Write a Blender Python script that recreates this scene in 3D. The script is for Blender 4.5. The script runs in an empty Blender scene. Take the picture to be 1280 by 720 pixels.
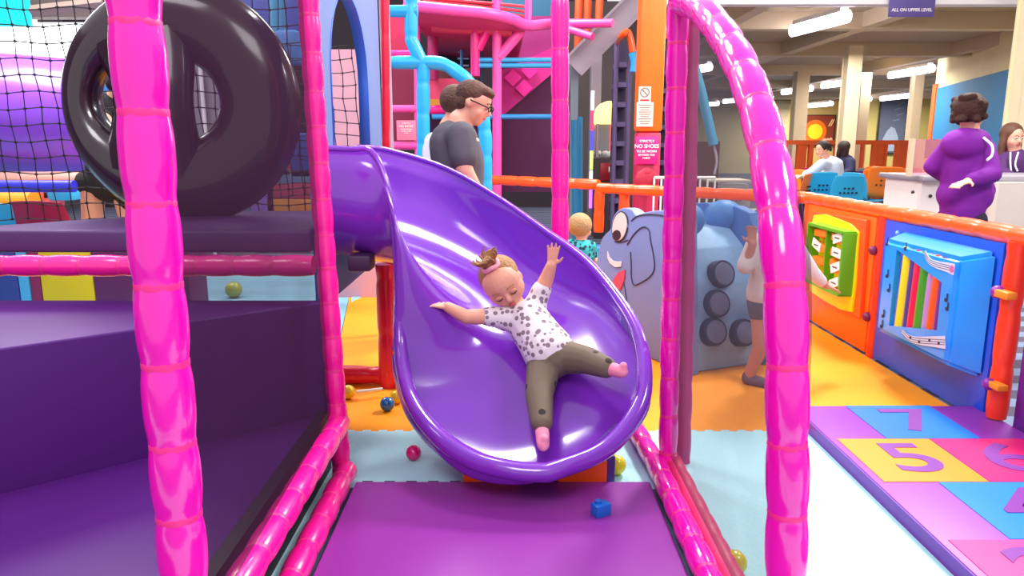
import bpy, bmesh, math, random
from mathutils import Vector, Matrix, noise
random.seed(7)
V = Vector
PI = math.pi
SC = bpy.context.scene
COL = SC.collection

# ------------------------------------------------------------------ camera
CAMZ, F, PITCH = 1.3, 920.0, math.radians(11.07)
cd = bpy.data.cameras.new('camera'); cam = bpy.data.objects.new('camera', cd); COL.objects.link(cam)
cam.location = (0, 0, CAMZ); cam.rotation_euler = (PI/2 - PITCH, 0, 0)
cd.sensor_width = 36; cd.lens = 36*F/1280; cd.clip_start = .05; cd.clip_end = 200
SC.camera = cam
# ------------------------------------------------------------------ world, lights, exposure
SC.view_settings.view_transform = 'Standard'; SC.view_settings.look = 'None'
SC.view_settings.exposure = 0.52; SC.view_settings.gamma = 1.0
SC.view_settings.use_curve_mapping = False
wd = bpy.data.worlds.new('world'); SC.world = wd; wd.use_nodes = True
bg = wd.node_tree.nodes['Background']; bg.inputs[0].default_value = (1, .96, 1, 1); bg.inputs[1].default_value = .62
def area(name, loc, target, size, power, color=(1, 1, 1), sy=None):
    l = bpy.data.lights.new(name, 'AREA'); l.energy = power; l.color = color; l.size = size
    if sy: l.shape = 'RECTANGLE'; l.size_y = sy
    o = bpy.data.objects.new(name, l); COL.objects.link(o); o.location = loc
    o.rotation_euler = (V(target)-V(loc)).to_track_quat('-Z', 'Y').to_euler()
    return o
area('hall_lamp_back', (2.6, 6.2, 4.4), (.2, 2.7, .2), .7, 215, (1, .96, .92))
area('hall_lamp_right', (3.0, 1.2, 3.9), (1.2, 2.4, 0), .9, 90, (.97, .98, 1))
area('hall_lamp_front', (-.5, -1.2, 4.2), (0, 3.2, .4), 1.6, 66, (1, .97, 1))
area('fill_light_centre', (-.4, 3.9, 3.6), (1.9, 4.0, .4), .6, 46, (1, .98, .95))  # added fill light for the toy panel faces, not a real hall lamp
area('fill_light_near_left', (-2.3, 1.6, 3.6), (-1.7, 2.4, .4), .9, 26, (1, .95, 1))  # added fill light that brightens the left pads from above
area('hall_lamp_left', (-3.4, 6.2, 4.6), (-3.2, 6.5, 0), 1.4, 130, (1, .97, 1))
area('hall_lamp_far', (-.6, 8.6, 4.8), (-.6, 9.2, 0), 1.6, 150, (1, .95, .95))

# ------------------------------------------------------------------ helpers
cP, sP = math.cos(PITCH), math.sin(PITCH)
def ray(px, py):
    u = (px-640)/F; v = (360-py)/F
    return V((u, cP+v*sP, -sP+v*cP))
def W(px, py, Y):
    d = ray(px, py); t = Y/d.y
    return V((d.x*t, Y, CAMZ+d.z*t))
def G(px, py, z=0.0):
    d = ray(px, py); t = (z-CAMZ)/d.z
    return V((d.x*t, d.y*t, z))
def onplane(px, py, p0, n):
    d = ray(px, py); o = V((0, 0, CAMZ)); t = (V(p0)-o).dot(V(n))/d.dot(V(n))
    return o+d*t
def lin(h):
    h = h.lstrip('#'); c = [int(h[i:i+2], 16)/255 for i in (0, 2, 4)]
    return tuple((x/12.92 if x <= .04045 else ((x+.055)/1.055)**2.4) for x in c)+(1,)
_m = {}
def mat(key, hexc, rough=.5, spec=.5, var=.06, scale=6, bump=.0, bscale=30, metal=0, coat=0, emit=None, estr=0):
    if key in _m: return _m[key]
    m = bpy.data.materials.new(key); m.use_nodes = True; nt = m.node_tree; b = nt.nodes['Principled BSDF']
    c = lin(hexc)
    tc = nt.nodes.new('ShaderNodeTexCoord'); nz = nt.nodes.new('ShaderNodeTexNoise'); nz.inputs['Scale'].default_value = scale
    nz.inputs['Detail'].default_value = 3
    nt.links.new(tc.outputs['Object'], nz.inputs['Vector'])
    mx = nt.nodes.new('ShaderNodeMix'); mx.data_type = 'RGBA'
    mx.inputs[6].default_value = tuple(x*(1-var) for x in c[:3])+(1,)
    mx.inputs[7].default_value = tuple(min(1, x*(1+var)) for x in c[:3])+(1,)
    nt.links.new(nz.outputs[0], mx.inputs[0]); nt.links.new(mx.outputs[2], b.inputs['Base Color'])
    b.inputs['Roughness'].default_value = rough; b.inputs['Metallic'].default_value = metal
    b.inputs['Specular IOR Level'].default_value = spec; b.inputs['Coat Weight'].default_value = coat
    b.inputs['Coat Roughness'].default_value = .08
    if emit: b.inputs['Emission Color'].default_value = lin(emit); b.inputs['Emission Strength'].default_value = estr
    if bump:
        n2 = nt.nodes.new('ShaderNodeTexNoise'); n2.inputs['Scale'].default_value = bscale
        bp = nt.nodes.new('ShaderNodeBump'); bp.inputs['Strength'].default_value = bump; bp.inputs['Distance'].default_value = .01
        nt.links.new(tc.outputs['Object'], n2.inputs['Vector']); nt.links.new(n2.outputs[0], bp.inputs['Height'])
        nt.links.new(bp.outputs[0], b.inputs['Normal'])
    _m[key] = m
    return m
def spots(key, base, spot, scale, th, rough=.8):
    m = mat(key, base, rough); nt = m.node_tree; b = nt.nodes['Principled BSDF']
    tc = nt.nodes.new('ShaderNodeTexCoord'); vo = nt.nodes.new('ShaderNodeTexVoronoi'); vo.inputs['Scale'].default_value = scale
    nt.links.new(tc.outputs['Object'], vo.inputs['Vector'])
    lt = nt.nodes.new('ShaderNodeMath'); lt.operation = 'LESS_THAN'; lt.inputs[1].default_value = th
    nt.links.new(vo.outputs['Distance'], lt.inputs[0])
    mx = nt.nodes.new('ShaderNodeMix'); mx.data_type = 'RGBA'
    mx.inputs[6].default_value = lin(base); mx.inputs[7].default_value = lin(spot)
    nt.links.new(lt.outputs[0], mx.inputs[0]); nt.links.new(mx.outputs[2], b.inputs['Base Color'])
    return m
def screen(key, hexc, fac):
    m = bpy.data.materials.new(key); m.use_nodes = True; nt = m.node_tree
    for n in list(nt.nodes): nt.nodes.remove(n)
    out = nt.nodes.new('ShaderNodeOutputMaterial'); tr = nt.nodes.new('ShaderNodeBsdfTransparent'); df = nt.nodes.new('ShaderNodeBsdfDiffuse')
    df.inputs[0].default_value = lin(hexc)
    nz = nt.nodes.new('ShaderNodeTexNoise'); nz.inputs['Scale'].default_value = 3
    tc = nt.nodes.new('ShaderNodeTexCoord'); nt.links.new(tc.outputs['Object'], nz.inputs['Vector'])
    mp = nt.nodes.new('ShaderNodeMapRange'); mp.inputs['To Min'].default_value = fac*.85; mp.inputs['To Max'].default_value = fac*1.15
    nt.links.new(nz.outputs[0], mp.inputs[0])
    mx = nt.nodes.new('ShaderNodeMixShader'); nt.links.new(mp.outputs[0], mx.inputs[0])
    nt.links.new(tr.outputs[0], mx.inputs[1]); nt.links.new(df.outputs[0], mx.inputs[2]); nt.links.new(mx.outputs[0], out.inputs[0])
    return m

def tag(o, label=None, cat=None, group=None, kind=None):
    if label: o['label'] = label
    if cat: o['category'] = cat
    if group: o['group'] = group
    if kind: o['kind'] = kind
    return o
def obj(name, bm, m, parent=None, smooth=True, mods=True):
    me = bpy.data.meshes.new(name); bmesh.ops.recalc_face_normals(bm, faces=bm.faces[:]); bm.to_mesh(me); bm.free()
    if smooth:
        for p in me.polygons: p.use_smooth = True
        try: me.set_sharp_from_angle(angle=math.radians(38))
        except Exception: pass
    me.materials.append(m)
    o = bpy.data.objects.new(name, me); COL.objects.link(o)
    if parent is not None:
        o.parent = parent
        w = V(parent['base']) if 'base' in parent else V((0, 0, 0))
        o.location = -w
    return o
def thing(name, label, cat, loc=(0, 0, 0), group=None):
    o = bpy.data.objects.new(name, None); COL.objects.link(o); o.location = loc; o.empty_display_size = .1
    o['base'] = tuple(loc)
    return tag(o, label, cat, group)
def struct(name, bm, m, **k):
    o = obj(name, bm, m, **k); o['kind'] = 'structure'; return o
def box(bm, c, s, rz=0, bev=0, M=None):
    t = bmesh.new(); bmesh.ops.create_cube(t, size=1)
    bmesh.ops.scale(t, vec=s, verts=t.verts)
    if bev: bmesh.ops.bevel(t, geom=t.edges[:]+t.verts[:], offset=bev, segments=2, affect='EDGES', profile=.5)
    X = Matrix.Translation(c) @ (M if M is not None else Matrix.Rotation(rz, 4, 'Z'))
    bmesh.ops.transform(t, matrix=X, verts=t.verts)
    me = bpy.data.meshes.new('t'); t.to_mesh(me); t.free(); bm.from_mesh(me); bpy.data.meshes.remove(me)
    return bm
def B(c, s, rz=0, bev=0, M=None): return box(bmesh.new(), V(c), V(s), rz, bev, M)
def BB(x0, x1, y0, y1, z0, z1, bev=0): return B(((x0+x1)/2, (y0+y1)/2, (z0+z1)/2), (x1-x0, y1-y0, z1-z0), 0, bev)
def prism(pts, off, bev=0, bm=None):
    """polygon pts (3D) extruded by vector off"""
    bm = bm or bmesh.new(); t = bmesh.new()
    a = [t.verts.new(V(p)) for p in pts]; b = [t.verts.new(V(p)+V(off)) for p in pts]; n = len(a)
    t.faces.new(a); t.faces.new(b[::-1])
    for i in range(n): t.faces.new((a[i], b[i], b[(i+1) % n], a[(i+1) % n]))
    bmesh.ops.recalc_face_normals(t, faces=t.faces[:])
    if bev: bmesh.ops.bevel(t, geom=t.edges[:], offset=bev, segments=3, affect='EDGES', profile=.5)
    me = bpy.data.meshes.new('t'); t.to_mesh(me); t.free(); bm.from_mesh(me); bpy.data.meshes.remove(me)
    return bm
def cr(pts, n):
    """Catmull-Rom resample to n points"""
    P = [V(p) for p in pts]; k = len(P)-1; out = []
    for i in range(n):
        x = i/(n-1)*k; j = min(int(x), k-1); t = x-j
        p0 = P[j-1] if j > 0 else P[0]*2-P[1]; p1 = P[j]; p2 = P[j+1]; p3 = P[j+2] if j+2 <= k else P[k]*2-P[k-1]
        out.append(.5*((2*p1)+(p2-p0)*t+(2*p0-5*p1+4*p2-p3)*t*t+(-p0+3*p1-3*p2+p3)*t**3))
    return out
def even(pts, step):
    """resample a polyline evenly by arc length"""
    L = [0]
    for a, b in zip(pts, pts[1:]): L.append(L[-1]+(b-a).length)
    n = max(2, int(L[-1]/step)+1); out = []; j = 0
    for i in range(n):
        s = L[-1]*i/(n-1)
        while j < len(L)-2 and L[j+1] < s: j += 1
        f = (s-L[j])/max(1e-9, L[j+1]-L[j]); out.append(pts[j].lerp(pts[j+1], min(1, f)))
    return out, L[-1]
def tube(bm, pts, r, n=12, cap=True, closed=False, flat=1.0):
    """r: number or function(i/(len-1), angle)"""
    pts = [V(p) for p in pts]; k = len(pts)
    T = []
    for i in range(k):
        if closed: d = pts[(i+1) % k]-pts[i-1]
        else: d = pts[min(i+1, k-1)]-pts[max(i-1, 0)]
        T.append(d.normalized())
    a = V((0, 0, 1)) if abs(T[0].z) < .9 else V((1, 0, 0))
    N = (a-T[0]*a.dot(T[0])).normalized(); rings = []
    for i in range(k):
        N = (N-T[i]*N.dot(T[i])).normalized(); Bn = T[i].cross(N); ring = []
        for j in range(n):
            th = 2*PI*j/n; rr = r(i/(k-1), th) if callable(r) else r
            ring.append(bm.verts.new(pts[i]+N*math.cos(th)*rr+Bn*math.sin(th)*rr*flat))
        rings.append(ring)
    for i in range(k if closed else k-1):
        A, C = rings[i], rings[(i+1) % k]
        for j in range(n): bm.faces.new((A[j], A[(j+1) % n], C[(j+1) % n], C[j]))
    if cap and not closed: bm.faces.new(rings[0][::-1]); bm.faces.new(rings[-1])
    return bm
def TB(pts, r, n=12, **k): return tube(bmesh.new(), pts, r, n, **k)
def ell(bm, c, r, M=None, seg=20, rings=12):
    t = bmesh.new(); bmesh.ops.create_uvsphere(t, u_segments=seg, v_segments=rings, radius=1)
    bmesh.ops.scale(t, vec=V(r) if not isinstance(r, (int, float)) else V((r, r, r)), verts=t.verts)
    bmesh.ops.transform(t, matrix=Matrix.Translation(V(c)) @ (M.to_4x4() if M is not None else Matrix.Identity(4)), verts=t.verts)
    me = bpy.data.meshes.new('t'); t.to_mesh(me); t.free(); bm.from_mesh(me); bpy.data.meshes.remove(me)
    return bm
def E(c, r, M=None, **k): return ell(bmesh.new(), c, r, M, **k)
def lathe(bm, prof, c, n=24, M=None):
    """profile [(r,z)]"""
    M = M or Matrix.Identity(3); rings = []
    for r, z in prof: rings.append([bm.verts.new(V(c)+M @ V((r*math.cos(2*PI*j/n), r*math.sin(2*PI*j/n), z))) for j in range(n)])
    for A, C in zip(rings, rings[1:]):
        for j in range(n): bm.faces.new((A[j], A[(j+1) % n], C[(j+1) % n], C[j]))
    bm.faces.new(rings[0][::-1]); bm.faces.new(rings[-1])
    return bm
def frame(fwd, up):
    """3x3 with columns right(x), forward(-y => face looks along -y), up(z)"""
    f = V(fwd).normalized(); u = V(up); u = (u-f*u.dot(f)).normalized(); r = f.cross(u)*-1
    return Matrix(((r.x, -f.x, u.x), (r.y, -f.y, u.y), (r.z, -f.z, u.z)))
def cap(bm, a, ra, b, rb, n=14):
    """tapered capsule"""
    a = V(a); b = V(b); d = b-a; L = max(d.length, 1e-5); d = d/L; pts = []; rr = []
    for i in range(5):
        th = PI/2*i/4; pts.append(a-d*ra*math.cos(th)); rr.append(max(ra*math.sin(th), ra*.06))
    for i in range(5):
        th = PI/2*i/4; pts.append(b+d*rb*math.sin(th)); rr.append(max(rb*math.cos(th), rb*.06))
    ref = V((0, 0, 1)) if abs(d.z) < .9 else V((1, 0, 0)); N = (ref-d*ref.dot(d)).normalized(); Bn = d.cross(N); rings = []
    for p, r in zip(pts, rr): rings.append([bm.verts.new(p+(N*math.cos(2*PI*j/n)+Bn*math.sin(2*PI*j/n))*r) for j in range(n)])
    for A, C in zip(rings, rings[1:]):
        for j in range(n): bm.faces.new((A[j], A[(j+1) % n], C[(j+1) % n], C[j]))
    bm.faces.new(rings[0][::-1]); bm.faces.new(rings[-1])
def chain(bm, pts, rs):
    for i in range(len(pts)-1): cap(bm, pts[i], rs[i], pts[i+1], rs[i+1])
def blob(name, bm, m, parent, vox=.008, smooth=3):
    o = obj(name, bm, m, parent)
    r = o.modifiers.new('r', 'REMESH'); r.mode = 'VOXEL'; r.voxel_size = vox; r.use_smooth_shade = True
    s = o.modifiers.new('s', 'SMOOTH'); s.iterations = smooth; s.factor = .5
    return o
def solid(bm, th, off=-1):
    return bm
def text(s, size, m, parent, M, name='lettering', ext=.002):
    c = bpy.data.curves.new('t', 'FONT'); c.body = s; c.size = size; c.align_x = 'CENTER'; c.align_y = 'CENTER'; c.extrude = ext; c.offset = size*.012
    o = bpy.data.objects.new('t', c); COL.objects.link(o)
    bpy.context.view_layer.update()
    me = bpy.data.meshes.new_from_object(o.evaluated_get(bpy.context.evaluated_depsgraph_get()))
    bpy.data.objects.remove(o); me.transform(M)
    bm = bmesh.new(); bm.from_mesh(me); bpy.data.meshes.remove(me)
    return obj(name, bm, m, parent, smooth=False)

# padded tube: foam sleeve tied at intervals
def padded(name, pts, r, seg, m, label, cat='padded post', ties=None, tie_mat=None, group=None, n=20, parent=None, phase=0., capends=True):
    pts, L = even([V(p) for p in pts], .012 if r > .03 else .02)
    def rad(f, th):
        x = (f*L/seg+phase) % 1.0
        e = min(x, 1-x)*seg/.028
        dip = 1-.075*math.exp(-e*e)
        wr = 1+.015*math.sin(th*7+math.floor(f*L/seg+phase)*2.1)*math.exp(-e*.45)
        blg = .975+.035*math.sin(PI*x)
        return r*dip*wr*blg
    bm = tube(bmesh.new(), pts, rad, n)
    if ties is None:
        o = obj(name, bm, m, parent); 
        if parent is None: tag(o, label, cat, group)
        return o
    t = thing(name, label, cat, pts[0] if pts[0].z < pts[-1].z else pts[-1], group)
    obj('foam_sleeve', bm, m, t)
    k = len(pts)
    for q in range(1, 60):
        s = (q-phase)*seg
        if s < .01 or s > L-.01: continue
        i = int(s/L*(k-1)); a = max(0, i-1); b = min(k-1, i+1)
        d = (pts[b]-pts[a]).normalized(); c = pts[i]
        obj('tie_band', tube(bmesh.new(), [c-d*.009, c-d*.004, c+d*.004, c+d*.009], lambda f, th: r*(.90 if f in (0, 1) else .925), n), tie_mat, t)
    return t

# ------------------------------------------------------------------ materials
PINK = mat('pink_vinyl', '#f00aac', .16, .6, .05, 5, .12, 25, coat=.5)
HOT = mat('hot_pink_vinyl', '#ff1096', .25, .6, .05, 5, .12, 25, coat=.4)
TIE = mat('tie_ribbon', '#f02a86', .4)
REDV = mat('red_vinyl', '#e01038', .3, coat=.3)
ORG = mat('orange_vinyl', '#ff5a10', .3, .5, .06, 8, .2, 18, coat=.3)
BLUV = mat('blue_vinyl', '#1fa4e8', .35)
PURP = mat('purple_pad', '#7d2fa0', .38, .4, .05, 3, .06, 8)
DARKP = mat('dark_purple_pad', '#4e2a64', .5, .4, .06, 3, .06, 8)
STEP = mat('plum_pad', '#541678', .5, .4, .06, 3, .06, 8)
MATP = mat('mauve_mat', '#8f309e', .4, .4, .05, 2.5, .08, 6)
SLATE = mat('slate_trim', '#3c4460', .6)
BLACKM = mat('black_plastic', '#2a1222', .2, .6, .1, 3, coat=.6)
BLK = mat('black', '#141218', .5)
SLIDE = mat('slide_purple', '#7a2cba', .17, .55, .04, 2, coat=.7)
METAL = mat('grey_metal', '#8a8792', .4, metal=.3)
WHITE = mat('white_paint', '#eeeeea', .5)
CREAM = mat('cream_paint', '#d9c795', .7)
WSTEEL = mat('cream_steel', '#cbb998', .6)
SKIN = mat('skin', '#e6a58c', .5, .4, .05, 20)
SKIN2 = mat('skin_tan', '#c98c76', .5, .4, .05, 20)
LIPS = mat('lips', '#c55a5e', .4)
EYE = mat('eye_white', '#e8e2e0', .2)
IRIS = mat('eye_dark', '#2a1c1a', .15)
HBROWN = mat('brown_hair', '#4a2c20', .6, .4, .3, 40, .8, 90)
HDARK = mat('dark_hair', '#2c1a18', .6, .4, .3, 40, .8, 90)
HBLOND = mat('blond_hair', '#b08a5c', .6, .4, .25, 40, .8, 90)
HTOD = mat('toddler_hair', '#a8794c', .6, .4, .25, 50, .8, 110)

# ================================================================== SETTING
def checker_floor():
    m = mat('hall_carpet', '#4a3d52', .9); nt = m.node_tree; b = nt.nodes['Principled BSDF']
    tc = nt.nodes.new('ShaderNodeTexCoord'); wv = nt.nodes.new('ShaderNodeTexWave'); wv.inputs['Scale'].default_value = 1.1; wv.bands_direction = 'Y'
    wv.inputs['Distortion'].default_value = 1.5; wv.inputs['Detail'].default_value = 0
    nt.links.new(tc.outputs['Object'], wv.inputs['Vector'])
    cr_ = nt.nodes.new('ShaderNodeValToRGB'); cr_.color_ramp.interpolation = 'CONSTANT'
    cr_.color_ramp.elements[0].color = lin('#4c4258'); cr_.color_ramp.elements[1].position = .55; cr_.color_ramp.elements[1].color = lin('#6f7d96')
    nt.links.new(wv.outputs[0], cr_.inputs[0]); nt.links.new(cr_.outputs[0], b.inputs['Base Color'])
    return m
struct('floor', BB(-9, 20, -1.5, 37, -.1, 0), checker_floor())
# soft play floor tiles (jigsaw foam) : grey-blue near, orange far
def jig(y, x0, x1, amp=.016, st=.075):
    out = []; x = x0; up = False
    while x < x1-1e-6:
        xe = min(x+st/2, x1); yy = y+(amp if up else 0)
        out += [V((x, yy, 0)), V((xe, yy, 0))]; x = xe; up = not up
    return out
YJ = 3.19
J = jig(YJ, -3.2, 2.2)
J2 = jig(2.63, -.78, .74)
pale = mat('pale_blue_foam', '#b4e6ee', .7, .3, .05, 3, .25, 60)
orange_f = mat('orange_foam', '#ff9a12', .6, .3, .06, 2.5, .2, 60)
T_ = .006
bm = prism([V((-3.2, 0, 0)), V((2.2, 0, 0))]+J[::-1], (0, 0, T_)); tag(obj('foam_floor_tiles', bm, pale, smooth=False), 'pale blue grey jigsaw foam floor in the foreground around the slide foot', 'foam mat')
bm = prism(J+[V((2.2, 5.45, 0)), V((-.25, 7.45, 0)), V((-1.62, 7.45, 0)), V((-1.05, 4.2, 0)), V((-3.2, 4.2, 0))], (0, 0, T_)); tag(obj('foam_floor_tiles', bm, orange_f, smooth=False), 'orange jigsaw foam floor behind the slide and in front of the toy fence', 'foam mat')
bm = prism([V((-1.06, 4.2, 0)), V((-1.62, 7.45, 0)), V((-5.5, 7.45, 0)), V((-5.5, 4.2, 0))], (0, 0, T_)); tag(obj('foam_floor_tiles', bm, mat('teal_foam', '#7eb4c8', .8, bump=.3, bscale=80), smooth=False), 'light teal foam floor seen under the raised deck', 'foam mat')
# walls, ceilings
struct('wall_back', BB(-9, 20, 36, 36.2, 0, 5.6), CREAM)
struct('wall_right', BB(20, 20.2, -1.5, 36, 0, 5.6), mat('cream_wall_right', '#e0cfa2', .7))
struct('wall_left', BB(-9.2, -9, -1.5, 36, 0, 5.6), mat('hall_wall_left', '#6d6470', .8))
ceil_m = mat('tan_ceiling', '#b7a588', .8)
struct('ceiling', BB(1.9, 20, 9.7, 36, 3.22, 3.34), ceil_m)
struct('trim_1', BB(1.9, 20, 9.5, 9.68, 2.975, 3.5, .01), mat('white_fascia', '#f4f0ee', .5, emit='#ffffff', estr=0))
struct('trim_2', BB(-9, 1.9, 15.5, 15.7, 0, 5.6), mat('dark_hall_wall', '#3a3038', .9))
for i, y in enumerate((11.6, 15.0, 19.0, 23.5, 28.5)):
    struct('trim_%d' % (i+3), BB(1.9, 20, y-.12, y+.12, 2.98, 3.22), WSTEEL)
for i, x in enumerate((3.2, 5.3, 8.6, 12.5)):
    struct('trim_%d' % (i+8), BB(x-.1, x+.1, 9.7, 36, 3.0, 3.22), WSTEEL)
k = 0
def column(px, Y, w, label, top=3.0, m=WSTEEL, y1=None):
    X = (px-640)/F*Y/ (cP+.2*sP)
    t = thing('steel_column', label, 'column', (X, Y, 0))
    bm = BB(X-w/2, X+w/2, Y-w*.5, Y-w*.40, 0, top); box(bm, V((X, Y, top/2)), V((w*.82, w*.85, top))); box(bm, V((X, Y+w*.46, top/2)), V((w, w*.08, top)))
    obj('shaft', bm, m, t, smooth=False); obj('base_plate', BB(X-w*.8, X+w*.8, Y-w*.8, Y+w*.8, 0, .02), m, t)
column(1057, 13.6, .25, 'wide cream steel column in the middle of the cafe, behind the seated woman')
column(1074, 17, .22, 'cream steel column just right of and behind the wide cafe column')
column(996, 18.2, .3, 'slim cream column left of the orange and yellow wall picture')
column(1139, 18.2, .22, 'slim cream column right of the blue grey wall picture')
column(1278, 8.3, .3, 'cream painted column at the right edge beside the counter', 5.5, mat('cream_column_light', '#efe2b8', .6))

# ceiling lights in cafe
lampM = mat('tube_glow', '#ffffff', .5, emit='#f4ecff', estr=9)
def ceil_light(px, py, length, label, z=2.93, ang=.1):
    p = G(px, py, z)
    if p.y < 0: return
    t = thing('ceiling_light', label, 'ceiling light', p, 'fluorescent lights on the cafe ceiling')
    d = V((math.cos(ang), math.sin(ang), 0))*length/2
    obj('diffuser', TB(cr([p-d, p-d*.97, p, p+d*.97, p+d], 12), lambda f, th: .085*(max(.05, 1-abs(2*f-1)**8)), 12, flat=.7), lampM, t)
    obj('housing', B(p+V((0, 0, .10)), (length*.9, .12, .06), ang), WHITE, t)
    return p
for px, py, L_, a_, lb in ((1023, 30, 1.25, -1.38, 'longest fluorescent ceiling light, nearest above the cafe front'),
    (1138, 90, 1.6, -1.5, 'ceiling light left of the blue wall board'), (1250, 72, 1.6, -1.45, 'ceiling light at the right edge above the blue wall board'),
    (1122, 121, 2.0, -1.5, 'ceiling light just above the blue grey wall picture'), (996, 113, 1.6, -1.4, 'ceiling light to the left of the wide cafe column'),
    (1024, 131, 1.8, -1.4, 'ceiling light above the orange and yellow wall picture'), (1043, 105, 1.1, -1.4, 'small ceiling light touching the left side of the wide column'),
    (1068, 102, 1.0, -1.4, 'small ceiling light touching the right side of the wide column'), (1075, 125, 1.2, -1.4, 'small ceiling light low at the right of the wide column'),
    (874, 86, .8, -1.2, 'small ceiling light seen through the right net'), (912, 126, .7, -1.2, 'tiny ceiling light seen beside the arch post'),
    (891, 130, .7, -1.2, 'tiny ceiling light seen low through the right net')):
    if px < 920: z = 2.93
    ceil_light(px, py, L_, lb, ang=a_)
for x, y, pw in ((3.6, 11.5, 60), (5.6, 12.5, 70), (4.2, 16, 70), (8.2, 17, 90), (6.5, 21, 110), (11.5, 21, 120), (8, 26, 160), (14.5, 27, 200), (12, 31.5, 200)):
    area('cafe_ceiling_lamp', (x, y, 2.85), (x, y, 0), 1.0, pw, (1, .95, .88))
area('counter_lamp', (4.2, 5.2, 3.6), (3.3, 6.2, .6), .8, 75, (1, .95, .9))

# ================================================================== PLAY FRAME
NL, NR = 'x', 'y'
padded('padded_post', [W(235+2, 790, 1.30), W(196, 330, 1.30), W(165, -25, 1.30), W(141, -300, 1.30)], .0455, .15, PINK, 'thick bright pink padded post standing closest at the left, tilted outward', ties=1, tie_mat=TIE, phase=.3)
# right arch post : stays in the plane X about .6
arch = [W(981, 800, 1.47), W(984, 640, 1.47), W(984, 520, 1.475), W(983, 420, 1.49), W(978, 320, 1.53), W(966, 220, 1.64), W(948, 140, 1.80), W(925, 80, 2.0), W(900, 38, 2.22), W(872, 8, 2.48), W(850, 2, 2.72)]
padded('padded_arch_post', cr(arch, 160), .045, .165, PINK, 'thick bright pink padded post at the right that curves over into an arch', ties=1, tie_mat=TIE, phase=.1)
Yi = 2.75
padded('padded_post', [G(428, 600, 0)*1+V((0, 0, 0)), W(397, 180, Yi), W(384, -20, Yi), W(373, -190, Yi)], .038, .13, HOT, 'slim hot pink padded post left of the slide, beside the blue arch panel', ties=1, tie_mat=TIE, phase=.5)
padded('padded_post', [W(834, 597, Yi), W(843, 200, Yi), W(848, -8, Yi)], .038, .155, PINK, 'slim pink padded post at the right of the slide, the arch lands on it', ties=1, tie_mat=TIE, phase=.25)
padded('padded_post', [W(853, 604, 2.86), W(861, 200, 2.86), W(864, 10, 2.86)], .032, .155, mat('dull_pink', '#c42a78', .45), 'dull pink padded post directly behind the right net, hugging the slim right post', phase=.25)
padded('padded_post', [W(700, 470, 3.72), W(700, 200, 3.72), W(700, -10, 3.72), W(700, -200, 3.72)], .044, .24, HOT, 'hot pink padded post rising behind the right rim of the slide', ties=1, tie_mat=TIE, phase=.1)
padded('padded_rail', [V((-.67, 2.72, .235)), V((-.672, .9, .235))], .042, .16, HOT, 'upper of the two pink padded tubes along the left side of the mauve mat', cat='padded tube', ties=1, tie_mat=TIE)
padded('padded_rail', [V((-.645, 2.68, .05)), V((-.645, .9, .05))], .042, .16, HOT, 'lower of the two pink padded tubes along the left side of the mauve mat', cat='padded tube', ties=1, tie_mat=TIE, phase=.4)
padded('padded_rail', [V((.545, 3.25, .05)), V((.575, 2.7, .05)), V((.585, .9, .05))], .042, .16, PINK, 'pink padded tube lying along the right side of the mauve mat', cat='padded tube', ties=1, tie_mat=TIE)
padded('padded_rail', [V((.645, 2.8, .05)), V((.65, .9, .05))], .036, .16, mat('dull_pink2', '#d03068', .45), 'duller pink padded tube on the outer side of the right net', cat='padded tube')
padded('padded_rail', [W(-60, 332, 2.87), W(392, 332, 2.87)], .043, .15, HOT, 'pink padded tube running under the front edge of the raised deck', cat='padded tube', ties=1, tie_mat=TIE, phase=.5)
padded('padded_post', [G(487, 484, 0), W(482, 330, 3.84)], .055, .3, REDV, 'red padded post behind the left flank of the slide')
padded('padded_rail', [V((-1.02, 3.88, .06)), V((-.5, 3.84, .06)), V((-.2, 3.84, .06))], .05, .25, REDV, 'red padded tube lying on the orange floor behind the slide', cat='padded tube')
# tether bar above the ball
tag(obj('white_rod', TB([G(446, 490, .045), G(478, 486, .045)], .008), WHITE), 'thin white rod lying on the floor between the yellow balls', 'rod')

# fine net screens
def net_sheet(name, pts, m, label):
    o = obj(name, prism(pts, V((.002, 0, 0))), m, smooth=False); return tag(o, label, 'net')
net_sheet('mesh_screen', [V((-.655, 1.3, -.0+.28)), V((-.70, 2.72, .28)), V((-.74, 2.72, 2.1)), V((-.69, 1.3, 2.1))], screen('net_left', '#3c2438', .42), 'fine dark mesh screen between the two left posts')
ptsR = [V((.625, 1.47, .09)), V((.625, 2.72, .09))]+[V((.625, p.y, p.z)) for p in cr(arch[2:], 18)[::-1]]
net_sheet('mesh_screen', ptsR, screen('net_right', '#5a5a60', .36), 'fine grey mesh screen filling the arch on the right')

# mats inside the frame
M1 = thing('floor_mat', 'mauve padded mat in front of the slide in the foreground', 'mat', (0, 1.7, 0))
obj('pad', prism([V((-.60, .8, 0)), V((.53, .8, 0)), V((.53, 2.63, 0)), V((-.60, 2.63, 0))], (0, 0, .03), .008), MATP, M1)
obj('edge_strip', BB(-.635, -.605, .8, 2.61, 0, .012), SLATE, M1); obj('edge_strip', BB(.535, .56, .8, 2.6, 0, .012), SLATE, M1)
tag(obj('foam_edge_teeth', (lambda b_: [box(b_, V((-.56+i*.085, 2.645, .008)), V((.04, .035, .016))) for i in range(6)] and b_)(bmesh.new()), SLATE, smooth=False), 'row of dark jigsaw teeth at the far edge of the mauve mat', 'foam edge')
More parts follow.
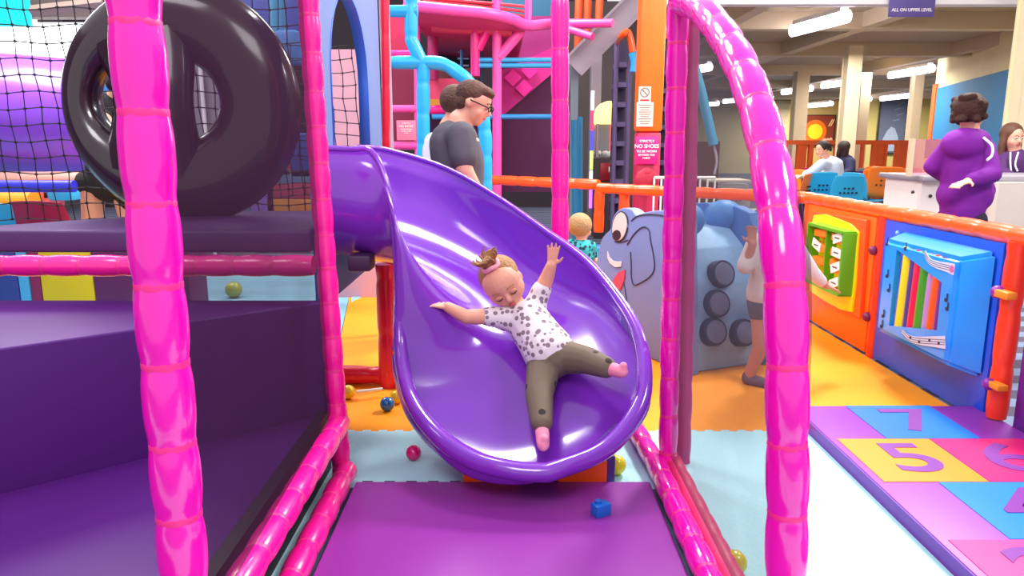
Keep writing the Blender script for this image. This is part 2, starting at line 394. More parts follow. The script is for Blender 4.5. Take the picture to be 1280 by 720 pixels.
# left stepped pads
lp = [V((-.79, .7, 0)), V((-.79, 2.84, 0)), V((-1.6, 2.17, 0)), V((-2.9, 1.1, 0)), V((-2.9, .7, 0))]
tag(obj('step_pad', prism(lp, (0, 0, .22), .012), STEP), 'lowest purple padded step at the left, beside the pink tubes', 'padded step')
mp = [V((-.74, 2.87, .0)), V((-1.6, 2.165, .0)), V((-2.9, 1.095, 0)), V((-2.9, 2.9, 0)), V((-.76, 2.9, 0))]
tag(obj('step_pad', prism([p+V((0, .0, .0)) for p in mp], (0, 0, .683), .008), STEP), 'tall purple padded step with a diagonal front face at the left', 'padded step')
tag(obj('deck', prism([V((-.82, 2.97, .865)), V((-.82, 3.9, .865)), V((-1.62, 3.86, .865)), V((-2.2, 3.2, .865)), V((-3.6, 3.06, .865)), V((-3.6, 2.97, .865))], (0, 0, .09), .012), DARKP), 'raised dark purple padded deck under the black ring', 'deck')
tag(obj('gap_strip', BB(-.775, -.735, .8, 2.8, 0, .25), BLK), 'black strip filling the gap between lowest step and pink tubes', 'padding')  # solid black box filling the gap beside the step
# coarse net behind the deck
def rope_net(name, x0, x1, z0, z1, Y, sp, r, label, plane='y'):
    bm = bmesh.new(); x = x0; i = 0
    nx = int((x1-x0)/sp); nz = int((z1-z0)/sp)
    def P(i_, j_):
        a = x0+i_*sp+.006*math.sin(j_*1.7+i_)+ (j_*-.004); c = z0+j_*sp+.008*math.sin(i_*1.3+j_*.5)
        return V((a, Y+.004*math.sin(i_*j_), c)) if plane == 'y' else V((Y, a, c))
    for i_ in range(nx+1): tube(bm, [P(i_, j_) for j_ in range(nz+1)], r, 4, cap=False)
    for j_ in range(nz+1): tube(bm, [P(i_, j_) for i_ in range(nx+1)], r, 4, cap=False)
    for i_ in range(nx+1):
        for j_ in range(nz+1): box(bm, P(i_, j_), V((r*3.6, r*3.6, r*3.6)))
    return tag(obj(name, bm, BLK, smooth=False), label, 'net')
rope_net('rope_net', -3.1, -.86, .9, 2.45, 3.96, .083, .003, 'coarse black rope net behind the black ring')

# black moulded ring
def ring():
    Y = 3.62; C = W(229, 131, Y); R = .565
    t = thing('crawl_ring', 'large glossy black moulded ring standing on the raised deck', 'crawl ring', (C.x, Y, .955))
    hc = W(200, 126, Y); bm = bmesh.new(); n, k = 72, 20; rings = []
    for i in range(n):
        th = 2*PI*i/n; c, s = math.cos(th), math.sin(th)
        inn = V((hc.x-C.x+.285*c, 0, hc.z-C.z+.215*s)); out = V((R*c, 0, R*s)); row = []
        mid = (inn+out)/2; half = (out-inn)/2
        for j in range(k):
            a = 2*PI*j/k; row.append(bm.verts.new(C+mid+half*math.cos(a)+V((0, -.10*math.sin(a)*(abs(math.sin(a))**.1), 0))))
        rings.append(row)
    for i in range(n):
        A, D = rings[i], rings[(i+1) % n]
        for j in range(k): bm.faces.new((A[j], A[(j+1) % k], D[(j+1) % k], D[j]))
    obj('ring_shell', bm, BLACKM, t)
    pts = [W(182, 50, Y-.02), W(190, 90, Y-.06), W(192, 125, Y-.08), W(194, 160, Y-.06), W(196, 212, Y-.02)]
    obj('centre_bar', tube(bmesh.new(), cr(pts, 24), lambda f, th: .185+.06*abs(2*f-1)**2, 20, flat=.45), BLACKM, t)
    return t
ring()

# blue-grey arch panel between deck and slide
def arch_panel():
    X = -.80; y0, y1 = 3.12, 4.62; z0, z1 = .0, 2.6
    t = thing('arch_panel', 'blue grey padded wall panel with an arched doorway above the slide entry', 'panel', (X, 3.8, 0))
    oy0, oy1 = 3.36, 4.22; cy = (oy0+oy1)/2; zb = .96; zs = 1.62; out = []
    def pts(rr):
        L = [V((X, oy0-rr, zb))]
        for i in range(17):
            a = PI-PI*i/16; L.append(V((X, cy+math.cos(a)*((oy1-oy0)/2+rr), zs+math.sin(a)*(.40+rr))))
        L.append(V((X, oy1+rr, zb))); return L
    inner = pts(0); bm = bmesh.new()
    # face: strips from the opening to the outline
    outl = [V((X, y0, zb))]+[V((X, y0+(y1-y0)*max(0, min(1, (i-4)/8.)), z1 if 4 <= i <= 12 else (zs+(z1-zs)*i/4. if i < 4 else zs+(z1-zs)*(16-i)/4.))) for i in range(17)]+[V((X, y1, zb))]
    off = V((-.05, 0, 0))
    a = [bm.verts.new(p) for p in inner]; b = [bm.verts.new(p) for p in outl]; c = [bm.verts.new(p+off) for p in inner]; d = [bm.verts.new(p+off) for p in outl]
    for i in range(len(a)-1):
        bm.faces.new((a[i], a[i+1], b[i+1], b[i])); bm.faces.new((d[i], d[i+1], c[i+1], c[i])); bm.faces.new((b[i], b[i+1], d[i+1], d[i]))
    obj('padded_face', bm, mat('blue_grey_pad', '#6680b4', .5, .4), t)
    bm = bmesh.new(); a = [bm.verts.new(p+V((.004, 0, 0))) for p in inner]; c = [bm.verts.new(p+off) for p in inner]
    for i in range(len(a)-1): bm.faces.new((a[i], a[i+1], c[i+1], c[i]))
    o = obj('arch_lining', bm, mat('arch_blue', '#2a5cc0', .45), t)
    s = o.modifiers.new('s', 'SOLIDIFY'); s.thickness = .012
    obj('lower_pad', BB(X-.05, X, y0, y1, .62, zb), mat('arch_blue2', '#2c68bf', .5), t)
    return t
arch_panel()
rope_net('rope_net', -1.75, -.86, .98, 1.95, 4.66, .075, .0028, 'short black rope net seen through the arched doorway')
padded('padded_post', [W(484, 345, 4.72), W(482, 100, 4.72), W(481, -10, 4.72)], .026, .3, REDV, 'thin red post right beside the blue grey arch panel')
tag(obj('steel_pole', TB([V((-.815, 4.95, 0)), V((-.815, 4.95, 2.6))], .034, 16), mat('mauve_steel', '#a796ab', .35, metal=.2)), 'smooth pale grey pole right of the thin red post', 'pole')

# ================================================================== SLIDE
def slide():
    t = thing('slide', 'large purple curved bucket slide in the centre', 'slide', (0.0, 3.0, 0))
    L = [V((-.82, 3.1, 1.285)), W(440, 187, 3.1), W(464, 189, 3.1), W(482, 225, 3.06), W(493, 290, 3.02), W(499, 360, 2.97), W(500, 430, 2.9), W(511, 490, 2.74), W(541, 538, 2.57), W(588, 573, 2.47), W(642, 588, 2.42), W(685, 591, 2.41)]
    R = [V((-.82, 3.95, 1.285)), W(482, 187, 3.97), W(555, 209, 3.92), W(620, 245, 3.75), W(680, 287, 3.5), W(732, 325, 3.26), W(772, 372, 3.03), W(798, 418, 2.84), W(806, 468, 2.68), W(797, 513, 2.57), W(755, 562, 2.47), W(685, 591, 2.41)]
    Bt = [V((-.82, 3.48, .80)), V((-.52, 3.46, .74)), V((-.30, 3.38, .65)), V((-.12, 3.28, .56)), V((.0, 3.15, .50)), V((.06, 3.05, .45)), V((.09, 2.90, .345)), V((.11, 2.77, .25)), V((.115, 2.66, .175)), V((.11, 2.55, .13)), V((.11, 2.47, .115)), V((.118, 2.42, .16))]
    NS, NC = 78, 44
    Ls, Rs, Bs = cr(L, NS), cr(R, NS), cr(Bt, NS); bm = bmesh.new(); rows = []
    for i in range(NS-1):
        mid = (Ls[i]+Rs[i])/2; lat = (Rs[i]-Ls[i])/2; dn = Bs[i]-mid; row = []
        for j in range(NC+1):
            ph = -PI/2+PI*j/NC
            f = i/(NS-1); cc = max(0, math.cos(ph)); sg = math.sin(ph)
            bl = (.22*math.exp(-((f-.46)/.22)**2) if sg < 0 else .03)*math.sin(PI*min(1, cc**.8))*lat.length
            row.append(bm.verts.new(mid+lat*sg+dn*(cc**.62)+lat.normalized()*math.copysign(bl, sg)))
        rows.append(row)
    tip = bm.verts.new(Ls[-1])
    for A, C in zip(rows, rows[1:]):
        for j in range(NC): bm.faces.new((A[j], A[j+1], C[j+1], C[j]))
    for j in range(NC): bm.faces.new((rows[-1][j], rows[-1][j+1], tip))
    o = obj('chute', bm, SLIDE, t)
    s = o.modifiers.new('s', 'SOLIDIFY'); s.thickness = .014; s.offset = 0
    rim = cr(L, 70)[:-1]+cr(R, 70)[::-1]
    rim, _ = even(rim, .03)
    # rolled rim, thicker towards the foot
    k = len(rim)
    def rr(f, th):
        z = rim[int(round(f*(k-1)))].z
        return .013+.022*max(0, min(1, (1.0-z)/.75))
    obj('rolled_rim', tube(bmesh.new(), rim, rr, 14), SLIDE, t)
    # outer skirt from the rim down to the foot
    bm = bmesh.new(); rows = []
    P = [p for p in rim if p.z < .66]
    cx = V((.1, 2.75, 0))
    for p in P:
        q = V((p.x, p.y, 0)); c = (cx-q); row = []
        zb = max(.07, min(.35*(p.z-.15)+.05, p.z)); zb = zb+(p.z-.05-zb)*max(0, min(1, (2.78-p.y)/.30)); 
        for j in range(7):
            f = j/6; g = -(.055 if p.x < 0 else .10)*math.sin(PI*min(1, f*1.1))+.26*f**2; row.append(bm.verts.new(V((p.x+c.x*g, p.y+c.y*g, p.z+(zb-p.z)*f))))
        rows.append(row)
    for A, C in zip(rows, rows[1:]):
        for j in range(6): bm.faces.new((A[j], A[j+1], C[j+1], C[j]))
    o = obj('skirt', bm, mat('slide_purple_shaded', '#7c62b8', .45), t)  # greyer purple: shade on the slide's outside put into the colour
    s = o.modifiers.new('s', 'SOLIDIFY'); s.thickness = .01
    obj('bracket', B(W(452, 327, 3.16), (.10, .12, .07), 0, .012), mat('dark_bracket', '#3c1a44', .5), t)
    obj('foot', BB(-.19, .40, 2.66, 2.95, .0, .12, .01), mat('slide_foot', '#4a2a80', .5), t)
    return t
slide()
om = mat('orange_block', '#ff5c00', .4)
tag(obj('foam_block', B(((W(615, 600, 2.68).x), 2.66, .05), (.22, .07, .10), 0, .012), om), 'orange block under the left side of the slide foot', 'block')
tag(obj('foam_block', B(((W(726, 600, 2.68).x), 2.66, .06), (.19, .07, .12), 0, .012), om), 'orange block under the right side of the slide foot', 'block')

# ================================================================== PEOPLE
def head(bm, c, h, M, nose=1., ears=True):
    """c centre of head, h head height; M columns: right, back, up"""
    def p(x, y, z): return V(c)+M @ V((x*h, -y*h, z*h))
    ell(bm, p(0, -.06, .10), (.345*h, .41*h, .39*h), M)
    ell(bm, p(0, .06, -.12), (.275*h, .31*h, .34*h), M)
    ell(bm, p(0, .17, -.33), (.15*h, .15*h, .13*h), M)          # chin
    ell(bm, p(.15, .20, -.14), (.13*h, .12*h, .14*h), M); ell(bm, p(-.15, .20, -.14), (.13*h, .12*h, .14*h), M)
    cap(bm, p(0, .33, .03), .035*h, p(0, .41*nose, -.10), .055*h)
    if ears:
        for s in (-1, 1): ell(bm, p(.345*s, -.05, -.03), (.045*h, .08*h, .115*h), M)
def face(parent, c, h, M, lids=False, iris=IRIS):
    def p(x, y, z): return V(c)+M @ V((x*h, -y*h, z*h))
    if lids:
        for s in (-1, 1):
            obj('eyelid', E(p(.15*s, .348, .0), (.075*h, .035*h, .042*h), M), mat('lid_skin', '#d8937c', .5), parent)
            obj('eyelashes', TB(cr([p(.085*s, .372, -.028), p(.15*s, .385, -.042), p(.215*s, .352, -.022)], 10), .010*h, 6), HBROWN, parent)
            obj('eyebrow', TB(cr([p(.07*s, .395, .115), p(.15*s, .385, .145), p(.23*s, .34, .12)], 8), .008*h, 6), HTOD, parent)
        obj('mouth', E(p(0, .365, -.245), (.075*h, .03*h, .026*h), M), LIPS, parent)
        return
    for s in (-1, 1):
        e = obj('eye', E(p(.135*s, .322, .02), (.062*h, .03*h, .03*h), M), EYE, parent)
        obj('iris', E(p(.135*s, .342, .012), (.03*h, .016*h, .028*h), M), iris, e)
        obj('eyebrow', TB(cr([p(.06*s, .37, .10), p(.14*s, .365, .125), p(.22*s, .32, .10)], 8), .012*h, 6), HBROWN, parent)
    obj('mouth', E(p(0, .335, -.235), (.085*h, .03*h, .028*h), M), LIPS, parent)
def hand(bm, wrist, dirv, nrm, L, side=1, curl=.25, spread=.16):
    """palm + 4 fingers + thumb; dirv towards the fingertips, nrm out of the palm"""
    d = V(dirv).normalized(); n = V(nrm); n = (n-d*n.dot(d)).normalized(); x = d.cross(n)*side
    w = V(wrist); pc = w+d*L*.27
    for q in (-.13, -.045, .045, .13): cap(bm, w+x*q*.7*L, .085*L, w+d*L*.48+x*q*1.25*L, .075*L, 10)
    for i, (q, fl) in enumerate(((-.19, .36), (-.065, .46), (.06, .49), (.18, .42))):
        b = w+d*L*.5+x*q*L; dd = (d+x*q*spread*5).normalized(); m1 = b+dd*fl*L*.42; d2 = (dd+n*curl).normalized(); m2 = m1+d2*fl*L*.33; d3 = (dd+n*curl*2.4).normalized(); e = m2+d3*fl*L*.25
        chain(bm, [b, m1, m2, e], [.062*L, .056*L, .052*L, .042*L])
    b = w+d*L*.16+x*.18*L; m1 = b+(x*.85+d*.5+n*.2).normalized()*L*.22; e = m1+(x*.45+d*.9+n*.25).normalized()*L*.2
    chain(bm, [b, m1, e], [.085*L, .066*L, .052*L])

def toddler():
    J = dict(pelvis=W(691, 446, 2.87), chest=W(660, 402, 3.0), neck=W(648, 381, 3.03), head=W(629, 355, 3.02),
             shL=W(619, 396, 3.0), elL=W(583, 396, 2.97), wrL=W(560, 384, 2.98), shR=W(672, 374, 3.04), elR=W(683, 349, 3.04), wrR=W(689, 332, 3.02),
             hpL=W(680, 456, 2.86), knL=W(674, 492, 2.72), anL=W(677, 528, 2.6), toL=W(679, 556, 2.52),
             hpR=W(704, 446, 2.87), knR=W(733, 450, 2.78), anR=W(757, 459, 2.71), toR=W(777, 465, 2.655))
    t = thing('person', 'toddler in a white spotted top and khaki leggings sliding down the purple slide, arms out', 'person', J['pelvis'])
    hM = frame((.16, -.93, -.42), (-.50, -.12, .86)); hh = .222
    bm = bmesh.new(); head(bm, J['head'], hh, hM, .95); ell(bm, J['head']+hM @ V((0, -.07*hh, -.10*hh)), (.36*hh, .29*hh, .30*hh), hM); ell(bm, J['head']+hM @ V((0, 0, .1*hh)), (.375*hh, .38*hh, .36*hh), hM)
    cap(bm, J['neck'], .032, J['head'], .034); cap(bm, J['neck'], .034, J['chest'], .06)
    chain(bm, [J['chest'], J['chest'].lerp(J['pelvis'], .5), J['pelvis']], [.065, .068, .07])
    for s in 'LR':
        chain(bm, [J['chest'].lerp(J['sh'+s], .5), J['sh'+s], J['el'+s], J['wr'+s]], [.045, .037, .031, .023])
        chain(bm, [J['pelvis'], J['hp'+s], J['kn'+s], J['an'+s]], [.06, .055, .038, .026])
        chain(bm, [J['an'+s], J['to'+s]], [.022, .017])
    hand(bm, J['wrR'], V((.12, -.05, 1)), V((-.25, -1, 0)), .098, 1, .12, .2)
    hand(bm, J['wrL'], V((-1, -.1, .25)), V((0, .3, -1)), .095, -1, .25, .15)
    blob('body', bm, SKIN, t, .0045, 3)
    # top
    bm = bmesh.new()
    pel = J['chest'].lerp(J['pelvis'], .82)
    chain(bm, [J['neck'].lerp(J['chest'], .55), J['chest'], J['chest'].lerp(J['pelvis'], .45), pel], [.05, .094, .098, .108])
    for s, f in (('L', .22), ('R', .45)):
        cap(bm, J['chest'].lerp(J['sh'+s], .45), .06, J['sh'+s], .045); cap(bm, J['sh'+s], .045, J['sh'+s].lerp(J['el'+s], f), .043)
    blob('patterned_top', bm, spots('top_print', '#e6dde4', '#8a7684', 38, .38), t, .006, 3)
    bm = bmesh.new()
    cap(bm, J['pelvis'].lerp(J['chest'], .12), .086, J['pelvis'], .09)
    for s in 'LR': chain(bm, [J['pelvis'], J['hp'+s], J['kn'+s], J['an'+s]], [.078, .072, .056, .043])
    blob('leggings', bm, spots('legging_print', '#6f6052', '#241c1c', 14, .2), t, .006, 3)
    for s in 'LR':
        bm = bmesh.new(); d = (J['to'+s]-J['an'+s]); q = J['an'+s]+d*.15
        chain(bm, [q-d*.05+V((0, .012, -.012)), q+d*.35, J['to'+s], J['to'+s]+d*.12], [.027, .027, .024, .016]); cap(bm, J['to'+s], .021, J['to'+s]+V((.006, -.004, .026)), .015)
        blob('sock', bm, mat('pink_sock', '#f08fae', .8), t, .005, 2)
    face(t, J['head'], hh, hM, lids=True)
    def p(x, y, z): return J['head']+hM @ V((x*hh, -y*hh, z*hh))
    bm = bmesh.new()
    ell(bm, p(0, -.13, .16), (.395*hh, .385*hh, .365*hh), hM)
    ell(bm, p(.2, -.03, .14), (.18*hh, .24*hh, .22*hh), hM); ell(bm, p(-.2, -.03, .14), (.18*hh, .24*hh, .22*hh), hM)
    hair = blob('hair', bm, HTOD, t, .006, 2)
    bm = bmesh.new(); random.seed(3)
    for i in range(16):
        a = i*2.4; b0 = p(0, -.02, .52); e = p(.2*math.cos(a), -.04+.15*math.sin(a), .60+.10*random.random()); e2 = p(.28*math.cos(a+.4), -.04+.2*math.sin(a+.4), .66+.16*random.random())
        tube(bm, cr([b0, e, e2], 6), lambda f, th: .028*hh*(1.6-f*1.3), 6)
    ell(bm, p(0, -.03, .58), (.12*hh, .12*hh, .10*hh), hM)
    obj('top_knot', bm, HTOD, hair)
    bm = bmesh.new(); c0 = p(0, -.02, .49)
    pts = [c0+hM @ V((.15*hh*math.cos(a), .14*hh*math.sin(a), .02*hh*math.sin(3*a))) for a in [2*PI*i/24 for i in range(24)]]
    tube(bm, pts, .045*hh, 8, closed=True)
    obj('hair_band', bm, mat('pink_band', '#f0a0b4', .6), hair)
toddler()

def man():
    Y = 4.32
    J = dict(head=W(594, 130, Y), neck=W(575, 152, Y), chest=W(572, 185, Y), waist=W(572, 245, Y), hip=V((-.32, Y, .88)),
             sh=W(577, 170, Y-.17), el=W(581, 213, Y-.23), wr=W(604, 252, Y-.22), sh2=W(580, 172, Y+.15), el2=W(594, 222, Y+.2), wr2=W(600, 268, Y+.15))
    t = thing('person', 'man in a dark grey t-shirt and glasses standing behind the slide, head bowed', 'person', (J['hip'].x, Y, 0))
    hM = frame((.90, -.18, -.38), (.38, 0, .92)); hh = .245
    bm = bmesh.new(); head(bm, J['head'], hh, hM); cap(bm, J['neck'], .062, J['head']+V((-.02, 0, -.02)), .06); cap(bm, J['neck'], .07, J['chest'], .11)
    chain(bm, [J['chest'], J['waist'], J['hip']], [.135, .14, .14])
    for a, b, c in (('sh', 'el', 'wr'), ('sh2', 'el2', 'wr2')):
        chain(bm, [J['neck'].lerp(J[a], .7), J[a], J[b], J[c]], [.06, .062, .047, .03])
        hand(bm, J[c], V((.25, -.05, -.9)), V((1, 0, 0)), .17, 1)
    for s in (-1, 1):
        k = V((J['hip'].x+.02, Y+.1*s, .47)); a = V((J['hip'].x-.02, Y+.11*s, .08)); chain(bm, [J['hip']+V((0, .09*s, -.05)), k, a, a+V((.0, 0, -.03))], [.095, .065, .045, .04]); cap(bm, a+V((0, 0, -.04)), .04, a+V((.16, 0, -.045)), .032)
    blob('body', bm, SKIN, t, .009, 3)
    bm = bmesh.new(); chain(bm, [J['neck'].lerp(J['chest'], .38), J['chest'].lerp(J['neck'], .1)+V((-.02, 0, 0)), J['chest']+V((.0, 0, -.08)), J['waist'], J['hip']+V((.02, 0, .06))], [.085, .148, .155, .15, .155])
    for a, b in (('sh', 'el'), ('sh2', 'el2')):
        cap(bm, J['chest'].lerp(J[a], .6)+V((0, 0, .02)), .09, J[a], .083); cap(bm, J[a], .083, J[a].lerp(J[b], .62), .078)
    blob('t_shirt', bm, mat('charcoal_cloth', '#57525c', .85, .3, .1, 6, .5, 12), t, .011, 4)
    bm = bmesh.new(); cap(bm, J['hip']+V((0, 0, .05)), .155, J['hip']+V((0, 0, -.05)), .15)
    for s in (-1, 1):
        k = V((J['hip'].x+.02, Y+.1*s, .47)); a = V((J['hip'].x-.02, Y+.11*s, .09)); chain(bm, [J['hip']+V((0, .09*s, -.05)), k, a], [.11, .085, .065])
    blob('trousers', bm, mat('dark_jeans', '#2b3044', .85), t, .012, 3)
    for s in (-1, 1):
        a = V((J['hip'].x-.02, Y+.11*s, .0)); bm = bmesh.new(); chain(bm, [a+V((-.05, 0, .05)), a+V((.08, 0, .045)), a+V((.17, 0, .04))], [.05, .05, .04]); blob('shoe', bm, BLK, t, .01, 2)
    def p(x, y, z): return J['head']+hM @ V((x*hh, -y*hh, z*hh))
    bm = bmesh.new(); ell(bm, p(0, -.13, .17), (.375*hh, .42*hh, .35*hh), hM); ell(bm, p(0, .12, .33), (.28*hh, .24*hh, .15*hh), hM); ell(bm, p(0, -.24, -.06), (.33*hh, .22*hh, .26*hh), hM)
    blob('hair', bm, mat('man_hair', '#54362c', .7, .3, .3, 40, .8, 60), t, .009, 2)
    face(t, J['head'], hh, hM)
    bm = bmesh.new()
    for s in (-1, 1):
        c0 = p(.14*s, .40, .02); pts = [c0+hM @ V((.10*hh*math.cos(a), 0, .07*hh*math.sin(a))) for a in [2*PI*i/20 for i in range(20)]]
        tube(bm, pts, .012*hh, 6, closed=True); tube(bm, [p(.24*s, .40, .03), p(.37*s, .2, .03), p(.38*s, -.05, .04)], .015*hh, 6)
    tube(bm, [p(-.04, .42, .03), p(.04, .42, .03)], .012*hh, 6); obj('glasses', bm, BLK, t)
man()

def simple_person(label, Y, hd, neck, chest, waist, hipz, armL, armR, top, bottom, hairm, hh=.235, fwd=(0, 1, 0), hairbits=None, tr=.14, vox=.012, skin=SKIN, sleeves=1.0, feet=True, extra=None, shr=1.0, up=(0, 0, 1), faceon=True, topm='sweater', sit=None, stop=True):
    """joints are world points"""
    hd, neck, chest, waist = V(hd), V(neck), V(chest), V(waist)
    hip = V((waist.x, waist.y, hipz)); t = thing('person', label, 'person', (hip.x, hip.y, 0 if not sit else sit))
    hM = frame(fwd, up); f = V((fwd[0], fwd[1], 0)).normalized(); side = V((-f.y, f.x, 0))
    bm = bmesh.new(); head(bm, hd, hh, hM); cap(bm, neck, .25*hh, hd-V((0, 0, .1*hh)), .23*hh); cap(bm, neck, .25*hh, chest, tr*.8)
    chain(bm, [chest, waist, hip], [tr*.9, tr*.9, tr*.95])
    sl = bmesh.new()
    for arm in (armL, armR):
        if not arm: continue
        a = [V(q) for q in arm]; r = tr*.38*shr
        chain(bm, [chest.lerp(a[0], .6)]+a, [r, r, r*.78, r*.52]); hand(bm, a[2], (a[2]-a[1])+V((0, 0, -.02)), V((0, 0, -1)) if abs((a[2]-a[1]).normalized().z) < .8 else V((0, -1, 0)), hh*.68, 1)
        e = a[1].lerp(a[2], .85) if sleeves >= 1 else a[0].lerp(a[1], .6)
        chain(sl, [chest.lerp(a[0], .55), a[0]], [r*1.5, r*1.45])
        if sleeves >= 1: chain(sl, [a[0], a[1], e], [r*1.45, r*1.3, r*1.0])
        else: chain(sl, [a[0], e], [r*1.45, r*1.35])
    legs = []
    for s in (-1, 1):
        h0 = hip+side*tr*.6*s-V((0, 0, tr*.35))
        if sit: kn = h0+f*.42+V((0, 0, .03)); an = V((kn.x, kn.y, .07))
        else: kn = V((h0.x, h0.y, hipz*.52))+f*.02; an = V((h0.x, h0.y, .07))
        legs.append((h0, kn, an)); chain(bm, [h0, kn, an], [tr*.62, tr*.43, tr*.29]); chain(bm, [an-V((0, 0, .03)), an-V((0, 0, .035))+f*.16*hh/.235], [tr*.27, tr*.22])
    blob('body', bm, skin, t, vox, 2)
    chain(sl, [neck.lerp(chest, .45), chest, waist, hip+V((0, 0, .04))], [tr*.75, tr*1.1, tr*1.1, tr*1.18])
    if extra: extra(sl)
    blob(topm, sl, top, t, vox, 3)
    bm = bmesh.new(); cap(bm, hip+V((0, 0, .03)), tr*1.08, hip-V((0, 0, .02)), tr*1.06)
    for h0, kn, an in legs: chain(bm, [h0, kn, an+V((0, 0, .02))], [tr*.75, tr*.57, tr*.42])
    blob('trousers', bm, bottom, t, vox, 2)
    for h0, kn, an in legs:
        b2 = bmesh.new(); chain(b2, [an-V((0, 0, .035))-f*.03, an-V((0, 0, .035))+f*.17*hh/.235], [tr*.33, tr*.27]); blob('shoe', b2, BLK, t, vox, 2)
    def p(x, y, z): return hd+hM @ V((x*hh, -y*hh, z*hh))
    bm = bmesh.new(); ell(bm, p(0, -.14, .17), (.43*hh, .42*hh, .42*hh), hM)
    if hairbits: hairbits(bm, p, hM, hh)
    blob('hair', bm, hairm, t, vox*.8, 2)
    if faceon: face(t, hd, hh, hM)
    return t, p, hM
# second adult behind the man
simple_person('person in a white top almost hidden behind the man in dark grey', 4.85, W(573, 134, 4.85), W(560, 158, 4.85), W(553, 190, 4.85), W(553, 230, 4.85), .85,
    (W(543, 178, 4.75), W(540, 225, 4.72), W(556, 262, 4.7)), (W(575, 178, 5.0), W(585, 225, 5.0), W(590, 250, 5.0)),
    mat('white_cloth', '#e4e6f0', .85), mat('dark_jeans', '#2b3044', .85), HBROWN, fwd=(.9, .3, -.2), tr=.12)

# woman in purple hoodie
def curly(bm, p, M, h):
    random.seed(5)
    for i in range(26):
        a = random.random()*6.28; z = random.uniform(-.25, .5); ell(bm, p(.38*math.cos(a), -.12+.36*math.sin(a)*(1 if math.sin(a) < 0 else .3), z), (.11*h, .11*h, .10*h), M, seg=10, rings=6)
Yh = 4.7
HOOD = mat('purple_hoodie', '#7a1f92', .8, .3, .1, 6, .5, 14)
def hoodx(bm):
    ell(bm, W(1205, 180, Yh-.06), (.14, .10, .10)); ell(bm, W(1212, 174, Yh-.02), (.12, .10, .07)); chain(bm, [W(1194, 243, Yh), W(1218, 245, Yh)], [.11, .11]); cap(bm, W(1199, 200, Yh), .11, W(1217, 200, Yh), .11); cap(bm, W(1200, 205, Yh), .115, W(1202, 243, Yh), .12); cap(bm, W(1214, 205, Yh), .115, W(1214, 243, Yh), .12); cap(bm, W(1226, 230, Yh), .08, W(1234, 238, Yh), .05)
t, p, M = simple_person('woman in a purple hoodie standing with hands on hips beyond the toy fence', Yh, W(1213, 143, Yh), W(1212, 166, Yh), W(1207, 192, Yh), W(1206, 235, Yh), .86,
    (W(1185, 186, Yh), W(1166, 208, Yh+.06), W(1184, 224, Yh+.16)), (W(1231, 186, Yh-.04), W(1240, 218, Yh-.14), W(1210, 226, Yh-.24)),
    HOOD, mat('navy_trousers', '#1e1a34', .85), mat('dark_brown_hair', '#3a2018', .7, .3, .3, 40, .8, 60), hh=.225, fwd=(.72, .66, 0), hairbits=curly, tr=.112, extra=hoodx, topm='hoodie')
obj('sleeve_stripe', TB(cr([W(1229, 172, Yh-.14), W(1240, 182, Yh-.18), W(1240, 194, Yh-.2), W(1234, 200, Yh-.22)], 12), .008, 6, ), mat('white_cloth', '#e4e6f0', .85), t)

# woman leaning on the counter, right edge
def longhair(bm, p, M, h):
    for s in (-1, 1): chain(bm, [p(.26*s, -.1, .2), p(.36*s, -.05, -.3), p(.36*s, .02, -.8)], [.16*h, .15*h, .10*h])
    cap(bm, p(0, -.25, 0), .3*h, p(0, -.25, -.7), .2*h)
Yw = 7.12
t, p, M = simple_person('woman with long brown hair in a plum hooded top behind the counter, right edge', Yw, W(1266, 172, Yw), W(1268, 190, Yw), W(1270, 205, Yw), W(1272, 232, Yw), .85,
    (W(1256, 198, Yw), W(1252, 216, Yw-.1), W(1266, 222, Yw-.38)), (W(1292, 198, Yw), W(1298, 216, Yw-.1), W(1285, 222, Yw-.38)),
    mat('plum_hoodie', '#4b1d5c', .8), mat('navy_trousers', '#1e1a34', .85), mat('chestnut_hair', '#5b3522', .6), hh=.235, fwd=(.15, -1, -.15), hairbits=longhair, tr=.125, topm='hoodie')
for q in (-1, 1):
    obj('drawstring', TB(cr([W(1268+5*q, 190, Yw-.14), W(1266+3*q, 205, Yw-.16), W(1268+4*q, 214, Yw-.17)], 8), .008, 6), mat('white_cloth', '#e4e6f0', .85), t)

# seated pair in the cafe
Ys = 11.5
def pony(bm, p, M, h): chain(bm, [p(0, -.3, .25), p(0, -.6, .2), p(0, -.75, -.2)], [.2*h, .16*h, .1*h])
simple_person('woman in a pale blue white hooded top seated sideways at a cafe table', Ys, W(1027, 187, Ys), W(1035, 199, Ys), W(1040, 209, Ys), W(1041, 224, Ys), .58,
    (W(1028, 205, Ys-.15), W(1014, 216, Ys-.2), W(1006, 218, Ys-.2)), (W(1047, 205, Ys+.15), W(1030, 222, Ys+.2), W(1010, 222, Ys+.2)),
    mat('pale_blue_top', '#c3d4e6', .85), mat('dark_jeans', '#2b3044', .85), HDARK, hh=.235, fwd=(-.85, -.35, -.2), hairbits=pony, tr=.15, sit=.4)
simple_person('person with dark hair in a navy top seated behind the pale blue hooded woman', 12.5, W(1053, 186, 12.5), W(1054, 195, 12.5), W(1056, 205, 12.5), W(1057, 222, 12.5), .55,
    (W(1047, 203, 12.7), W(1038, 214, 12.8), W(1034, 216, 12.8)), (W(1063, 203, 12.3), W(1062, 215, 12.2), W(1052, 219, 12.1)),
    mat('navy_top', '#1b1c44', .85), mat('dark_jeans', '#2b3044', .85), HDARK, hh=.235, fwd=(-.3, .9, 0), tr=.15, sit=.4, hairbits=longhair)

